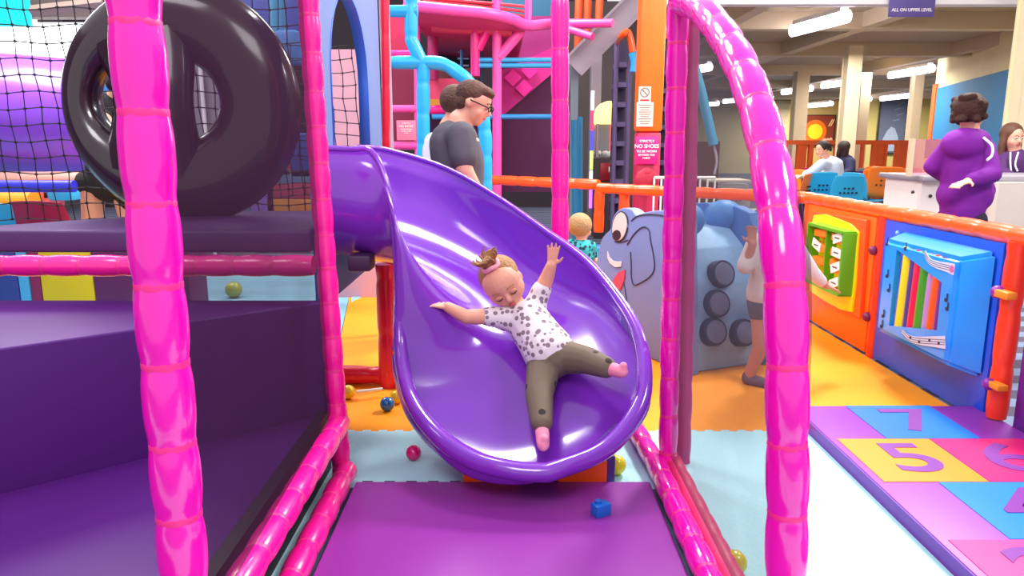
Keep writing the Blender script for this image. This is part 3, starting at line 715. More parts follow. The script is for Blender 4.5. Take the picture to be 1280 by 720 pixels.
# legs of an adult at the left behind the net
def left_legs():
    Y = 5.5
    hip = V((-2.98, Y, 1.02)); t = thing('person', 'adult in dark shorts with bare legs behind the black ring at the left', 'person', (hip.x, Y, 0))
    bm = bmesh.new(); chain(bm, [hip+V((0, 0, .5)), hip+V((0, 0, .25)), hip], [.13, .12, .13]); hd = hip+V((.18, 0, .68)); head(bm, hd, .235, frame((.9, .3, -.3), (0, 0, 1))); cap(bm, hip+V((0, 0, .5)), .08, hd, .055)
    for dx in (-.17, .13):
        k = V((hip.x+dx*1.1, Y, .55)); a = V((hip.x+dx*1.15, Y, .08)); chain(bm, [hip+V((dx*.7, 0, 0)), k, a], [.09, .062, .045]); cap(bm, a-V((0, 0, .03)), .04, a+V((.1, -.08, -.035)), .035)
    for s in (-1, 1):
        a = hip+V((.1, .17*s, .45)); e = a+V((.15, 0, -.25)); w_ = e+V((.16, 0, -.06)); chain(bm, [a, e, w_], [.05, .04, .03]); hand(bm, w_, V((1, 0, -.2)), V((0, 0, -1)), .16)
    blob('body', bm, SKIN, t, .012, 2)
    bm = bmesh.new(); cap(bm, hip+V((0, 0, .06)), .15, hip, .15)
    cap(bm, hip+V((-.12, 0, 0)), .11, hip+V((-.15, 0, -.0)), .10); cap(bm, hip+V((.09, 0, 0)), .11, hip+V((.16, 0, -.12)), .11)
    blob('shorts', bm, mat('dark_olive', '#2a2420', .9), t, .012, 2)
    bm = bmesh.new(); chain(bm, [hip+V((.03, 0, .5)), hip+V((.02, 0, .3)), hip+V((0, 0, .1))], [.15, .15, .155])
    for s in (-1, 1): cap(bm, hip+V((.06, .14*s, .46)), .075, hip+V((.15, .17*s, .32)), .065)
    blob('t_shirt', bm, mat('black_cloth', '#1c1a20', .9), t, .012, 2)
    bm = bmesh.new(); ell(bm, hd+V((-.03, 0, .035)), (.1, .095, .09)); blob('hair', bm, HDARK, t, .012, 2)
left_legs()

# child behind the arch post
def child_right():
    Y = 3.85
    hp = W(957, 376, Y); J = dict(head=W(974, 262, Y), neck=W(970, 287, Y), chest=W(967, 312, Y), waist=W(960, 350, Y))
    t = thing('person', 'child in a white top half hidden behind the arch post, reaching for the green toy', 'person', (hp.x, Y, 0))
    hM = frame((.7, .5, -.1), (0, 0, 1)); bm = bmesh.new(); head(bm, J['head'], .2, hM)
    cap(bm, J['neck'], .035, J['head'], .04); chain(bm, [J['neck'], J['chest'], J['waist'], hp], [.05, .075, .08, .085])
    aL = [W(945, 303, Y), W(932, 332, Y-.03), W(941, 305, Y-.06)]; aR = [W(992, 307, Y), W(1012, 338, Y+.12), W(1032, 357, Y+.22)]
    for a in (aL, aR): chain(bm, [J['chest']]+a, [.05, .036, .029, .021])
    hand(bm, aL[2], V((-.15, 0, 1)), V((-.3, -1, 0)), .11, -1, .4); hand(bm, aR[2], V((.9, .35, -.35)), V((.2, .3, -1)), .12, 1, .3)
    legs = ([W(952, 385, Y), W(951, 432, Y-.03), W(935, 474, Y+.02)], [W(975, 385, Y+.05), W(985, 425, Y+.1), W(978, 462, Y+.15)])
    ft = []
    for l in legs:
        chain(bm, [hp]+l, [.08, .062, .043, .028]); d = V((.06, -.05, 0)); l2 = V((l[2].x, l[2].y, .04)); cap(bm, l[2], .028, l2, .03); ft.append(l2); cap(bm, l2-V((0, 0, .01)), .028, l2+d-V((0, 0, .012)), .022)
    blob('body', bm, SKIN2, t, .007, 3)
    bm = bmesh.new(); chain(bm, [J['neck'].lerp(J['chest'], .5), J['chest'], J['waist'], hp+V((0, 0, .04))], [.065, .092, .098, .105])
    for a in (aL, aR): chain(bm, [J['chest'].lerp(a[0], .6), a[0], a[1]], [.055, .05, .046])
    cap(bm, aR[1], .044, aR[1].lerp(aR[2], .7), .034)
    blob('white_top', bm, mat('white_cotton', '#dccfca', .85), t, .008, 3)
    bm = bmesh.new(); cap(bm, hp+V((0, 0, .01)), .098, hp-V((0, 0, .02)), .097)
    for l in legs: cap(bm, l[0], .07, l[0].lerp(l[1], .12), .068)
    blob('shorts', bm, mat('grey_shorts', '#5d6070', .85), t, .008, 2)
    for f_ in ft:
        bm = bmesh.new(); chain(bm, [f_+V((0, 0, .01)), f_+V((.0, 0, -.004)), f_+V((.075, -.06, -.012))], [.033, .035, .028]); blob('sock', bm, mat('grey_sock', '#6a5a6a', .85), t, .007, 2)
    bm = bmesh.new(); ell(bm, J['head']+V((-.015, -.01, .03)), (.082, .085, .082)); blob('hair', bm, HBROWN, t, .007, 2)
    face(t, J['head'], .2, hM)
child_right()

# blond toddler behind the slide
def blond():
    Y = 5.35
    hd = W(727, 284, Y); t = thing('person', 'small blond toddler in a teal patterned top near the elephant climber', 'person', (hd.x, Y, 0))
    hM = frame((.7, .6, -.2), (0, 0, 1)); bm = bmesh.new(); head(bm, hd, .2, hM)
    ch = W(727, 312, Y); hp = V((ch.x, Y, .27)); chain(bm, [hd-V((0, 0, .09)), ch, hp], [.04, .07, .075])
    aL = [W(714, 306, Y), W(714, 325, Y-.05), W(728, 332, Y-.1)]; aR = [W(738, 308, Y), W(741, 322, Y+.05), W(746, 327, Y)]
    for a in (aL, aR): chain(bm, [ch]+a, [.045, .033, .027, .019]); hand(bm, a[2], V((1, 0, 0)), V((0, 0, -1)), .09)
    for s in (-1, 1): chain(bm, [hp, hp+V((.045*s, 0, -.05)), V((hp.x+.05*s, Y, .15)), V((hp.x+.05*s, Y, .05))], [.06, .05, .038, .028]); cap(bm, V((hp.x+.05*s, Y, .035)), .027, V((hp.x+.05*s+.04, Y+.03, .03)), .022)
    blob('body', bm, SKIN, t, .008, 2)
    bm = bmesh.new(); chain(bm, [hd-V((0, 0, .12)), ch, hp+V((0, 0, .03))], [.05, .085, .09])
    for a in (aL, aR): chain(bm, [ch.lerp(a[0], .5), a[0], a[1]], [.05, .045, .04])
    blob('patterned_top', bm, spots('teal_print', '#35b4b8', '#143c4c', 30, .4), t, .008, 2)
    bm = bmesh.new(); cap(bm, hp, .085, hp-V((0, 0, .03)), .085)
    for s in (-1, 1): chain(bm, [hp+V((.045*s, 0, -.05)), V((hp.x+.05*s, Y, .15)), V((hp.x+.05*s, Y, .07))], [.06, .048, .04])
    blob('trousers', bm, mat('navy_cloth', '#222a48', .85), t, .008, 2)
    bm = bmesh.new(); ell(bm, hd+V((-.015, -.015, .02)), (.09, .092, .088)); blob('hair', bm, HBLOND, t, .007, 2)
    face(t, hd, .2, hM)
blond()

# ================================================================== BALLS, BLOCK
def ball(px, py, r, col, label, key):
    p = G(px, py, r+T_)
    o = obj('play_ball', E(p, r, seg=28, rings=16), mat(key, col, .25, coat=.4)); tag(o, label, 'ball', 'plastic play balls on the floor'); return o
ball(435, 490, .037, '#f0c814', 'yellow play ball beside the slim hot pink post', 'ball_yellow')
ball(484, 505, .036, '#1560a8', 'dark blue play ball left of the slide', 'ball_blue')
ball(496, 496, .035, '#f0c814', 'yellow play ball half hidden by the dark blue ball', 'ball_yellow')
ball(517, 566, .032, '#e01078', 'pink play ball under the left flank of the slide', 'ball_pink')
ball(439, 350, .034, '#1c94c8', 'small light blue play ball far back by the blue pad', 'ball_lightblue')
ball(770, 581, .040, '#f0e414', 'bright yellow play ball at the right of the slide foot', 'ball_lemon')
ball(918, 703, .038, '#d8c414', 'mustard yellow play ball by the right post at the bottom edge', 'ball_mustard')
ball(292, 362, .07, '#a8b43c', 'yellow green play ball seen under the raised deck', 'ball_olive')
c = G(751, 636, .03+.022)
bm = bmesh.new(); M = Matrix.Rotation(.5, 4, 'Z')
box(bm, c, V((.06, .042, .044)), M=M, bev=.003); lathe(bm, [(.012, 0), (.012, .012)], c+V((-.01, 0, .02)), 12)
tb = obj('toy_brick', bm, mat('brick_blue', '#1064c8', .3)); tag(tb, 'small blue toy brick lying on the mauve mat', 'toy brick')
obj('hollow_end', B(c+(M.to_3x3() @ V((.0305, 0, 0))), (.002, .03, .03), M=M), mat('brick_dark', '#0a2a60', .5), tb)

# ================================================================== ELEPHANT CLIMBER
def elephant():
    P0 = V((1.0, 4.0, 0)); d = V((-.395, .919, 0)); n = V((-.919, -.395, 0)); w = -n
    t = thing('elephant_climber', 'blue grey elephant shaped soft climber with a painted face and round knob steps', 'climber', (.95, 4.4, 0))
    def q(px, py, lift=0): return onplane(px, py, P0+n*lift, n)
    EB = mat('elephant_blue', '#7a8cc4', .5, .4, .05, 3); DB = mat('elephant_dark_blue', '#3a6cb0', .5); LB = mat('elephant_light', '#8fb8dc', .55, bump=.4, bscale=20)
    LN = mat('ink_line', '#2c2a4c', .6)
    out = [(858, 276), (845, 267), (828, 263), (808, 265), (795, 269), (789, 262), (779, 260), (770, 265), (765, 275), (763, 286), (756, 293), (751, 301), (748, 315), (744, 335), (742, 352), (741, 372), (739, 385), (741, 398)]
    pts = [q(*a) for a in out]; pts = cr(pts, 60)
    foot = P0+d*1.12; pts += [V((foot.x, foot.y, .008)), V((P0.x, P0.y, .008))]
    obj('side_panel', prism(pts, w*.075, .008), EB, t)
    def line(pp, r=.004, nm='ink_outline', m=LN, cl=False): obj(nm, TB(cr([q(*a, .003) for a in pp], 30), r, 6), m, t)
    line([(784, 306), (793, 292), (803, 284), (811, 287), (813, 300), (817, 320), (818, 336), (812, 346), (800, 354), (792, 356), (789, 345), (789, 330), (788, 315)])
    line([(789, 276), (797, 270), (812, 268), (830, 270), (848, 278)])
    line([(768, 302), (776, 303), (785, 300)], .003); line([(778, 345), (781, 360), (784, 380), (790, 402), (800, 425)], .003)
    def patch(pp, m, nm, lift=.002, th=.006, parent=t): return obj(nm, prism([q(*a, lift) for a in pp], n*th), m, parent, smooth=False)
    def oval(cx, cy, a, b, rot=0, k=24): return [(cx+a*math.cos(2*PI*i/k)*math.cos(rot)-b*math.sin(2*PI*i/k)*math.sin(rot), cy+a*math.cos(2*PI*i/k)*math.sin(rot)+b*math.sin(2*PI*i/k)*math.cos(rot)) for i in range(k)]
    e = patch(oval(775, 283, 9, 18, .15), mat('eye_paint', '#e6dcd8', .5), 'painted_eye')
    patch(oval(771, 294, 5, 6.5, .1), mat('pupil_paint', '#3a1420', .4), 'pupil', .009, .004, e)
    obj('ink_outline', TB(cr([q(*a, .006) for a in oval(775, 283, 9.5, 18.5, .15)], 40), .004, 6), LN, t)
    patch([(760, 314), (762, 321), (767, 326), (773, 327), (778, 326), (777, 333), (770, 334), (763, 329), (760, 322)], mat('tusk_paint', '#e8e4ea', .5), 'painted_tusk')
    patch([(782, 337), (781, 350), (776, 362), (769, 366), (766, 359), (768, 348), (774, 340)], mat('mouth_paint', '#d8486c', .5), 'painted_mouth')
    # blue ear bump behind
    obj('ear_bump', E(P0+d*.92+w*.2+V((0, 0, .76)), (.10, .12, .12)), mat('ear_light', '#6fb2dc', .5), t)
    # ramp
    A0 = P0+w*.08; B0 = P0+w*.53
    prof = [(.04, .008), (.06, .25), (.12, .5), (.22, .70), (.36, .80), (.55, .82), (1.0, .8), (1.05, .008)]
    pr = [A0+d*a+V((0, 0, z)) for a, z in prof]
    obj('ramp', prism(pr, w*.45, .01), LB, t)
    # far panel
    fp = [(.0, .008), (-.02, .55), (.03, .72), (.14, .80), (.2, .90), (.33, .93), (.45, .90), (.6, .93), (.9, .90), (1.05, .7), (1.05, .008)]
    Q0 = P0+w*.53
    obj('side_panel', prism([Q0+d*a+V((0, 0, z)) for a, z in fp], w*.075, .01), DB, t)
    obj('ear_bump', E(Q0+d*.42+V((0, 0, .86)), (.12, .1, .10)), mat('bump_blue', '#3f7fc0', .5), t)
    obj('ear_bump', E(Q0+d*.3-w*.36+V((0, 0, .86)), (.10, .1, .10)), mat('bump_blue', '#3f7fc0', .5), t)
    # knobs on the ramp
    kn = mat('knob_grey', '#6a7494', .6); kd = mat('knob_dark', '#2c3454', .6)
    for px, py in ((899, 343), (893, 380), (889, 415), (926, 416)):
        nn = V((0, 0, 0)); 
        # find on the ramp face : slope approximated by plane through profile middle
        a = A0+d*.06+V((0, 0, .25)); b = A0+d*.14+V((0, 0, .55)); slope = (b-a).normalized(); nr = w.cross(slope).normalized()
        if nr.dot(-d) < 0: nr = -nr
        c_ = onplane(px, py, a, nr); Mx = nr.to_track_quat('Z', 'Y').to_matrix()
        k_ = obj('climbing_knob', lathe(bmesh.new(), [(.082, -.02), (.083, .03), (.078, .045)], c_, 24, Mx), kd, t)
        obj('knob_cap', lathe(bmesh.new(), [(.066, .044), (.064, .050), (.04, .053)], c_, 24, Mx), kn, k_)
    return t
elephant()
tag(obj('foam_block', B(G(748, 345, .24)+V((0, .75, -.1)), (.3, .3, .5), .4, .03), mat('mid_blue_pad', '#2b78b8', .5)), 'mid blue padded block behind the painted elephant face', 'block')

# ================================================================== TOY FENCE
FX = 2.24
padded('fence_rail', [V((FX, 2.6, .9)), V((FX, 5.6, .9))], .045, .22, ORG, 'orange padded rail along the top of the toy panel fence', cat='fence rail', ties=None)
padded('fence_rail', [V((FX, 5.6, .9)), V((.93, 6.75, .9)), V((.80, 6.85, .9))], .047, .25, ORG, 'orange padded rail running back behind the elephant to the gate post', cat='fence rail')
padded('fence_rail', [V((.80, 6.88, .93)), V((-.25, 7.85, .93))], .05, .25, ORG, 'orange padded rail beyond the gate post, behind the man and the slide', cat='fence rail')
padded('fence_post', [V((FX+.02, 5.58, 0)), V((FX+.02, 5.58, .88))], .045, .22, ORG, 'orange padded fence post at the far corner of the toy fence', cat='fence post')
padded('fence_post', [V((FX-.01, 4.40, 0)), V((FX-.01, 4.40, .88))], .035, .22, mat('red_orange', '#ff3c10', .35, coat=.2), 'red orange fence post between the orange and the blue toy panels', cat='fence post')
padded('fence_post', [V((FX-.02, 3.20, .07)), V((FX-.02, 3.20, .88))], .045, .25, mat('red_orange', '#ff3c10', .35, coat=.2), 'red orange fence post at the right edge after the blue toy panel', cat='fence post')
padded('gate_post', [W(748, 290, 6.85)*1, V((.81, 6.85, .9))], .05, .2, ORG, 'left orange padded post of the gate behind the elephant', cat='fence post')
padded('gate_post', [V((1.02, 6.72, 0)), V((1.02, 6.72, .9))], .05, .2, mat('dull_orange', '#d8501c', .5), 'right duller orange padded post of the gate behind the elephant', cat='fence post')

nX = V((-1, 0, 0))
def fq(px, py, X): return onplane(px, py, V((X, 0, 0)), nX)
def orange_panel():
    t = thing('activity_board', 'orange play panel with a green box of spinning orange pieces', 'toy panel', (FX, 4.9, 0))
    obj('board', BB(FX-.03, FX+.01, 4.46, 5.50, .015, .862, .006), mat('orange_board', '#ff6a0c', .4), t)
    f = FX-.03
    quad = [(1015, 264), (1082, 275), (1074, 398), (1008, 362)]
    obj('raised_plate', prism([fq(*a, f-.03) for a in quad], (.03, 0, 0), .006), mat('orange_plate', '#ff5a1c', .35), t)
    yq = [(1017, 269), (1030, 268), (1047, 274), (1062, 280), (1072, 290), (1070, 320), (1068, 355), (1064, 390), (1050, 387), (1030, 376), (1012, 364), (1011, 330), (1012, 290)]
    obj('yellow_surround', prism([fq(*a, f-.045) for a in yq], (.02, 0, 0), .004), mat('lime_yellow', '#f0e800', .4), t)
    GR = mat('toy_green', '#5cae14', .35)
    a, b_, c_, d_ = [fq(*q, f-.13) for q in ((1010, 280), (1054, 291), (1050, 377), (1009, 345))]
    y0, y1 = b_.y, a.y; z1 = (a.z+b_.z)/2; z0 = (c_.z+d_.z)/2
    g = obj('green_box', (lambda bm: [box(bm, V((f-.0, (y0+y1)/2, (z0+z1)/2)), V((.02, y1-y0, z1-z0))),
        box(bm, V((f-.065, y0, (z0+z1)/2)), V((.13, .02, z1-z0))), box(bm, V((f-.065, y1, (z0+z1)/2)), V((.13, .02, z1-z0))),
        box(bm, V((f-.065, (y0+y1)/2, z1)), V((.13, y1-y0, .02))), box(bm, V((f-.065, (y0+y1)/2, z0)), V((.13, y1-y0, .02))),
        box(bm, V((f-.06, (y0+y1)/2, (z0+z1)/2)), V((.11, .012, z1-z0)))] and bm)(bmesh.new()), GR, t, smooth=False)
    random.seed(11)
    for i, (cx, cy) in enumerate(((.26, .88), (.26, .64), (.26, .40), (.26, .15), (.76, .86), (.76, .62), (.76, .38), (.76, .12))):
        y = y1-(y1-y0)*cx; z = z0+(z1-z0)*cy
        if i == 3: pass
        s = obj('spinner', (lambda bm: [box(bm, V((f-.08, y, z)), V((.05, (y1-y0)*.34, .05)), M=Matrix.Rotation(random.uniform(-.6, .6), 4, 'X'), bev=.006), lathe(bm, [(.03, -.05), (.03, .05)], V((f-.07, y, z-.01)), 12, Matrix.Rotation(PI/2, 3, 'X'))] and bm)(bmesh.new()), mat('spinner_orange', '#f08018', .4), t)
        if i in (1, 4, 5, 6, 7): obj('card', B((f-.11, y-(.02 if i != 1 else -.02), z+.01), (.008, (y1-y0)*.24, .058), M=Matrix.Rotation(random.uniform(-.4, .3), 4, 'X')), mat('card_white', '#f2ece4', .5), s); 
        if i in (1, 4, 5, 6, 7): obj('card_mark', B((f-.1155, y-(.02 if i != 1 else -.02), z+.01), (.002, (y1-y0)*.12, .008)), mat('card_ink', '#5a5050', .6), s)
    for px, py in ((1092, 313), (1084, 396)):
        obj('clamp_knob', E(fq(px, py, f-.02), (.03, .03, .03)), mat('plum_knob', '#7c1c4c', .4), t)
orange_panel()
def blue_panel():
    t = thing('activity_board', 'blue play panel with a row of coloured sounding tubes in a window', 'toy panel', (FX, 3.8, 0))
    obj('board', BB(FX-.03, FX+.01, 3.28, 4.35, .015, .862, .006), mat('blue_board', '#1058e4', .35), t)
    f = FX-.03; BL = mat('frame_blue', '#0c98ff', .3, coat=.3)
    front = [fq(*a, f-.13) for a in ((1106, 296), (1197, 327), (1184, 459), (1099, 412))]
    fr = obj('raised_frame', bmesh.new(), BL, t)
    wnd = [fq(*a, f-.13) for a in ((1121, 312), (1177, 353), (1171, 413), (1111, 407))]
    yA, yB = front[0].y, front[1].y; zt = (front[0].z+front[1].z)/2; zb = (front[2].z+front[3].z)/2
    front = [V((f-.13, yA, zt)), V((f-.13, yB, zt)), V((f-.13, yB, zb)), V((f-.13, yA, zb))]
    base = [V((f-.01, yA+.04, zt+.04)), V((f-.01, yB-.08, zt+.04)), V((f-.01, yB-.08, zb-.04)), V((f-.01, yA+.04, zb-.04))]
    bm = bmesh.new(); F_ = [bm.verts.new(p) for p in front]; W_ = [bm.verts.new(p) for p in wnd]; Ba = [bm.verts.new(p) for p in base]; Wi = [bm.verts.new(p+V((.025, 0, 0))) for p in wnd]
    for i in range(4):
        j = (i+1) % 4; bm.faces.new((F_[i], F_[j], W_[j], W_[i])); bm.faces.new((F_[i], Ba[i], Ba[j], F_[j])); bm.faces.new((W_[i], W_[j], Wi[j], Wi[i]))
    bmesh.ops.bevel(bm, geom=[e for e in bm.edges if len(e.link_faces) == 2 and any(v in F_ for v in e.verts) and all(v not in W_ for v in e.verts)], offset=.02, segments=4, affect='EDGES')
    bm.to_mesh(fr.data); bm.free(); fr.data.materials.clear(); fr.data.materials.append(BL)
    for p in fr.data.polygons: p.use_smooth = True
    try: fr.data.set_sharp_from_angle(angle=math.radians(40))
    except Exception: pass
    ys = [p.y for p in wnd]; ztop = max(p.z for p in wnd)+.03; zbot = min(p.z for p in wnd)-.03
    obj('window_back', BB(f-.085, f-.075, min(ys)-.02, max(ys)+.02, zbot, ztop), mat('navy_back', '#1a2c58', .5), t)
    cols = ['#e8dc20', '#4a3a8c', '#e0104c', '#3c9c20', '#b08cd0', '#ff5a1c', '#6a2a90']
    yl, yr = max(ys), min(ys); st = (yl-yr)/7.6
    for i, cc in enumerate(cols):
        y = yl-st*(1.05+i); rr = .036 if i not in (1, 4) else .028
        obj('sounding_tube', TB([V((f-.088, y+.008, zbot+.01)), V((f-.088, y-.008, ztop-.005))], rr, 14), mat('tube_%s' % cc[1:], cc, .3, coat=.3), t)
    for a in ((1122, 291), (1222, 315)): obj('bolt_cap', E(fq(*a, f-.012), .012), mat('bolt_light', '#8cd0ff', .3), t)
    # printed ribbons and notes
    RB = mat('ribbon_print', '#c8d4ee', .5); IN = mat('ink_line', '#2c2a4c', .6)
    def fr_(px, py, e=.134): return fq(px, py, f-e)
    def ribbon(pp, w_):
        c = cr([fr_(*a) for a in pp], 16); up = V((0, 0, 1)); bm = bmesh.new(); A = []
        for i, q in enumerate(c):
            d = (c[min(i+1, 15)]-c[max(i-1, 0)]).normalized(); s = d.cross(nX).normalized()*w_*(.45+.75*i/15); A.append((bm.verts.new(q+s), bm.verts.new(q-s)))
        for a, b_ in zip(A, A[1:]): bm.faces.new((a[0], a[1], b_[1], b_[0]))
        o = obj('printed_ribbon', bm, RB, t, smooth=False); s_ = o.modifiers.new('s', 'SOLIDIFY'); s_.thickness = .003
        for k in (-1, 0, 1):
            b2 = bmesh.new(); tube(b2, [(A_ + (nX*.003)+V((0, 0, k*w_*.45))) for A_ in c], .0016, 4); obj('ink_outline', b2, IN, o)
        return o, c
    o, c = ribbon([(1156, 315), (1162, 326), (1172, 331), (1184, 334), (1193, 337)], .022)
    obj('heart_print', E(c[-2]+nX*.004, (.003, .018, .018)), mat('heart_pink', '#e060a0', .5), o)
    o, c = ribbon([(1128, 414), (1138, 423), (1152, 426), (1168, 427), (1182, 428)], .026)
    for k in (4, 7, 10, 13): obj('spot_print', E(c[k]+nX*.005+V((0, 0, .006*(-1)**k)), (.003, .008, .008)), mat('spot_ink', '#2a2440', .5), o)
    for px, py in ((1108, 305), (1131, 311), (1108, 345), (1110, 363), (1182, 375), (1183, 386), (1103, 395), (1101, 408)):
        b2 = E(fr_(px, py), (.003, .012, .010)); tube(b2, [fr_(px+1.5, py), fr_(px+2, py-8)], .003, 6); obj('note_print', b2, IN, t)
    obj('clip', B(fq(1256, 368, f-.05), (.05, .10, .035), 0, .008), mat('clip_yellow', '#f09020', .4), t); obj('clamp_knob', E(fq(1247, 365, f-.05), .03), mat('purple_knob', '#8a2a9c', .4), t)
    obj('clip', B(fq(1246, 482, f-.04), (.05, .09, .03), 0, .008), mat('clip_yellow', '#f09020', .4), t); obj('clamp_knob', E(fq(1236, 480, f-.05), .028), mat('purple_knob', '#8a2a9c', .4), t)
blue_panel()
tag(obj('wall_pad', BB(FX+.0, FX+.12, 2.0, 3.12, .0, .86, .01), mat('violet_pad', '#6a2590', .5)), 'purple padded panel at the right edge beside the hopscotch platform', 'padded panel')

# hopscotch platform
def hopscotch():
    t = thing('hopscotch_platform', 'low purple padded platform printed with a numbered hopscotch', 'platform', (1.8, 2.5, 0))
    x0, x1, y0, y1 = 1.355, 2.235, .9, 3.365; zt = .065
    obj('base_pad', BB(x0, x1, y0, y1, 0, zt, .006), mat('violet_base', '#8a34ac', .45), t)
    obj('side_band', BB(x0-.006, x0+.001, y0, y1, 0.0, zt-.004), mat('violet_side', '#6c1f9c', .45), t)
    inkm = mat('violet_ink', '#7a2c94', .5)
    rows = [(2.96, 3.36, [(1.60, 2.0, '#1070d4', '7')]), (2.55, 2.955, [(1.385, 1.775, '#ff8c00', '5'), (1.78, 2.17, '#d8186a', '6')]),
            (2.145, 2.545, [(1.585, 1.98, '#0a7ce0', '4')]), (1.74, 2.14, [(1.385, 1.775, '#f03c88', '2'), (1.78, 2.17, '#ffa010', '3')]), (1.33, 1.735, [(1.585, 1.98, '#2088e0', '1')])]
    for ya, yb, cells in rows:
        for xa, xb, c_, s in cells:
            q = obj('number_square', BB(xa, xb, ya, yb, zt, zt+.0025), mat('sq_'+c_[1:], c_, .45), t, smooth=False)
            text(s, .40, inkm, q, Matrix.Translation(((xa+xb)/2+.02, (ya+yb)/2, zt+.004)) @ Matrix.Diagonal((1.15, .95, 1, 1)), 'numeral', .0008)
hopscotch()

# ================================================================== BACKGROUND LEFT
PS = mat('purple_tube_plastic', '#8a46d8', .3, coat=.3)
tag(obj('tube_slide', TB([V((-6.8, 6.7, 1.60)), V((-5.4, 6.7, 1.6)), V((-4.4, 6.75, 1.56)), V((-3.65, 6.85, 1.5))], .52, 36), PS), 'huge purple plastic tube slide behind the rope net at the left', 'tube slide')
tag(obj('padded_rail', TB([W(-30, 233, 5.2), W(93, 233, 5.2)], .042, 16), mat('royal_blue_vinyl', '#3a3ce0', .3)), 'royal blue padded tube below the purple tube slide', 'padded tube')
tag(obj('foam_beam', TB([V((-6, 6.35, 1.0)), V((-2.4, 6.35, 1.0))], .07, 14), mat('peach_vinyl', '#d8a090', .5)), 'peach coloured padded beam under the purple tube slide', 'padded tube')
area('window_daylight', (-4.5, 6.0, 3.6), (-4.2, 6.8, 1.6), 1.2, 55, (1, .98, 1))
w_ = struct('window_1', BB(-8.98, -8.9, 9, 14.5, 1.9, 3.7), mat('bright_window', '#ffffff', .5, emit='#ffffff', estr=2.2))
tag(obj('wall_board', B(W(8, 8, 8.5), (.50, .05, .42)), mat('cyan_board', '#10e0e8', .5, emit='#10e0e8', estr=.0)), 'bright cyan board in the top left corner', 'board')
bm = bmesh.new(); tube(bm, [W(40, 14, 8), W(130, 4, 8)], .06, 4); tag(obj('roof_beam', bm, mat('tan_beam', '#8c7c70', .7)), 'tan steel roof beam at the top left behind the rope net', 'beam')
wb = struct('window_2', BB(-6.6, -4.2, 9.4, 9.45, 1.95, 2.75), mat('bright_window', '#ffffff', .5, emit='#ffffff', estr=2.2))
tag(obj('roof_panel', BB(-7.5, -3.4, 9.0, 9.2, 2.75, 4.6), mat('grey_brown_panel', '#6a5a56', .8)), 'grey brown roof panel above the bright window', 'panel')

def shell_chair(c, rz, s, m, legm, label, group=None, holes=True):
    t = thing('chair', label, 'chair', c, group); base = V(c)
    R_ = Matrix.Rotation(rz, 3, 'Z')
    def P(x, y, z): return base+R_ @ V((x*s, y*s, z*s))
    bm = bmesh.new(); rows = []
    prof = [(-.22, .455), (-.20, .44), (-.08, .43), (.06, .425), (.15, .44), (.19, .50), (.205, .60), (.23, .72), (.25, .80), (.255, .82)]
    for y, z in prof:
        row = []
        for i in range(9):
            x = -1+i/4; wdt = .215 if z < .5 else .215-(.03 if z > .78 else 0); row.append(bm.verts.new(P(x*wdt, y-(.03*x*x if z > .5 else 0), z+(.02*x*x if z < .5 else -.012*x*x))))
        rows.append(row)
    for A, C in zip(rows, rows[1:]):
        for j in range(8): bm.faces.new((A[j], A[j+1], C[j+1], C[j]))
    o = obj('seat_shell', bm, m, t); sd = o.modifiers.new('s', 'SOLIDIFY'); sd.thickness = .014*s; sb = o.modifiers.new('b', 'SUBSURF'); sb.levels = 1; sb.render_levels = 1
    for x, y in ((-.17, -.17), (.17, -.17), (-.17, .15), (.17, .15)): obj('leg', TB([P(x, y, .43), P(x*1.2, y*1.2, 0)], .011*s, 8), legm, t)
    if holes:
        for i in range(8):
            xx, zz = (-.1+.05*i, .60) if i < 5 else (-.05+.05*(i-5), .655)
            q = P(xx, .222 if i < 5 else .232, zz); obj('vent_hole', lathe(bmesh.new(), [(.012*s, -.004), (.012*s, .012)], q, 8, R_ @ Matrix.Rotation(-PI/2, 3, 'X')), BLK, o)
    return t
LEG = mat('chair_leg', '#3a3a40', .4, metal=.5)
def chairm(k): return mat('chair_'+k, {'blue': '#28a8d8', 'orange': '#f47410', 'red': '#b0184c', 'purple': '#4a2a7c', 'grey': '#8a8a96', 'cream': '#b4aea6', 'crimson': '#a01048'}[k], .4)
p = W(70, 262, 5.55); shell_chair(V((p.x, 5.55, 0)), PI, 1.10, chairm('crimson'), LEG, 'crimson plastic chair behind the deck at the far left', 'cafe shell chairs')
p = W(4, 262, 5.5); shell_chair(V((p.x, 5.5, 0)), PI+.3, 1.08, chairm('blue'), LEG, 'blue plastic chair cut off by the left edge', 'cafe shell chairs')
# soft shapes at the left behind the deck
tag(obj('foam_roll', TB([W(4, 256, 5.9), W(44, 256, 5.9)], .11, 18), mat('amber_vinyl', '#e09010', .45)), 'amber padded roll between blue tube and chairs at the left', 'foam roll')
tag(obj('foam_block', B(W(57, 246, 6.1), (.2, .2, .18), 0, .02), mat('coral_vinyl', '#f06a6a', .5)), 'coral padded block above the crimson chair', 'block')
tag(obj('foam_block', B(W(80, 242, 6.1), (.25, .2, .1), 0, .02), mat('sky_vinyl', '#38b0e0', .5)), 'sky blue padded block above the crimson chair', 'block')
tag(obj('foam_block', B(W(33, 262, 6.0), (.3, .3, .12), 0, .03), mat('peach_pad', '#ffd2a8', .5)), 'pale peach padded block left of the crimson chair', 'block')
tag(obj('foam_block', B(W(30, 274, 5.9), (.28, .3, .05), 0, .02), mat('aqua_pad', '#58e0e8', .5)), 'pale aqua padded slab left of the crimson chair', 'block')
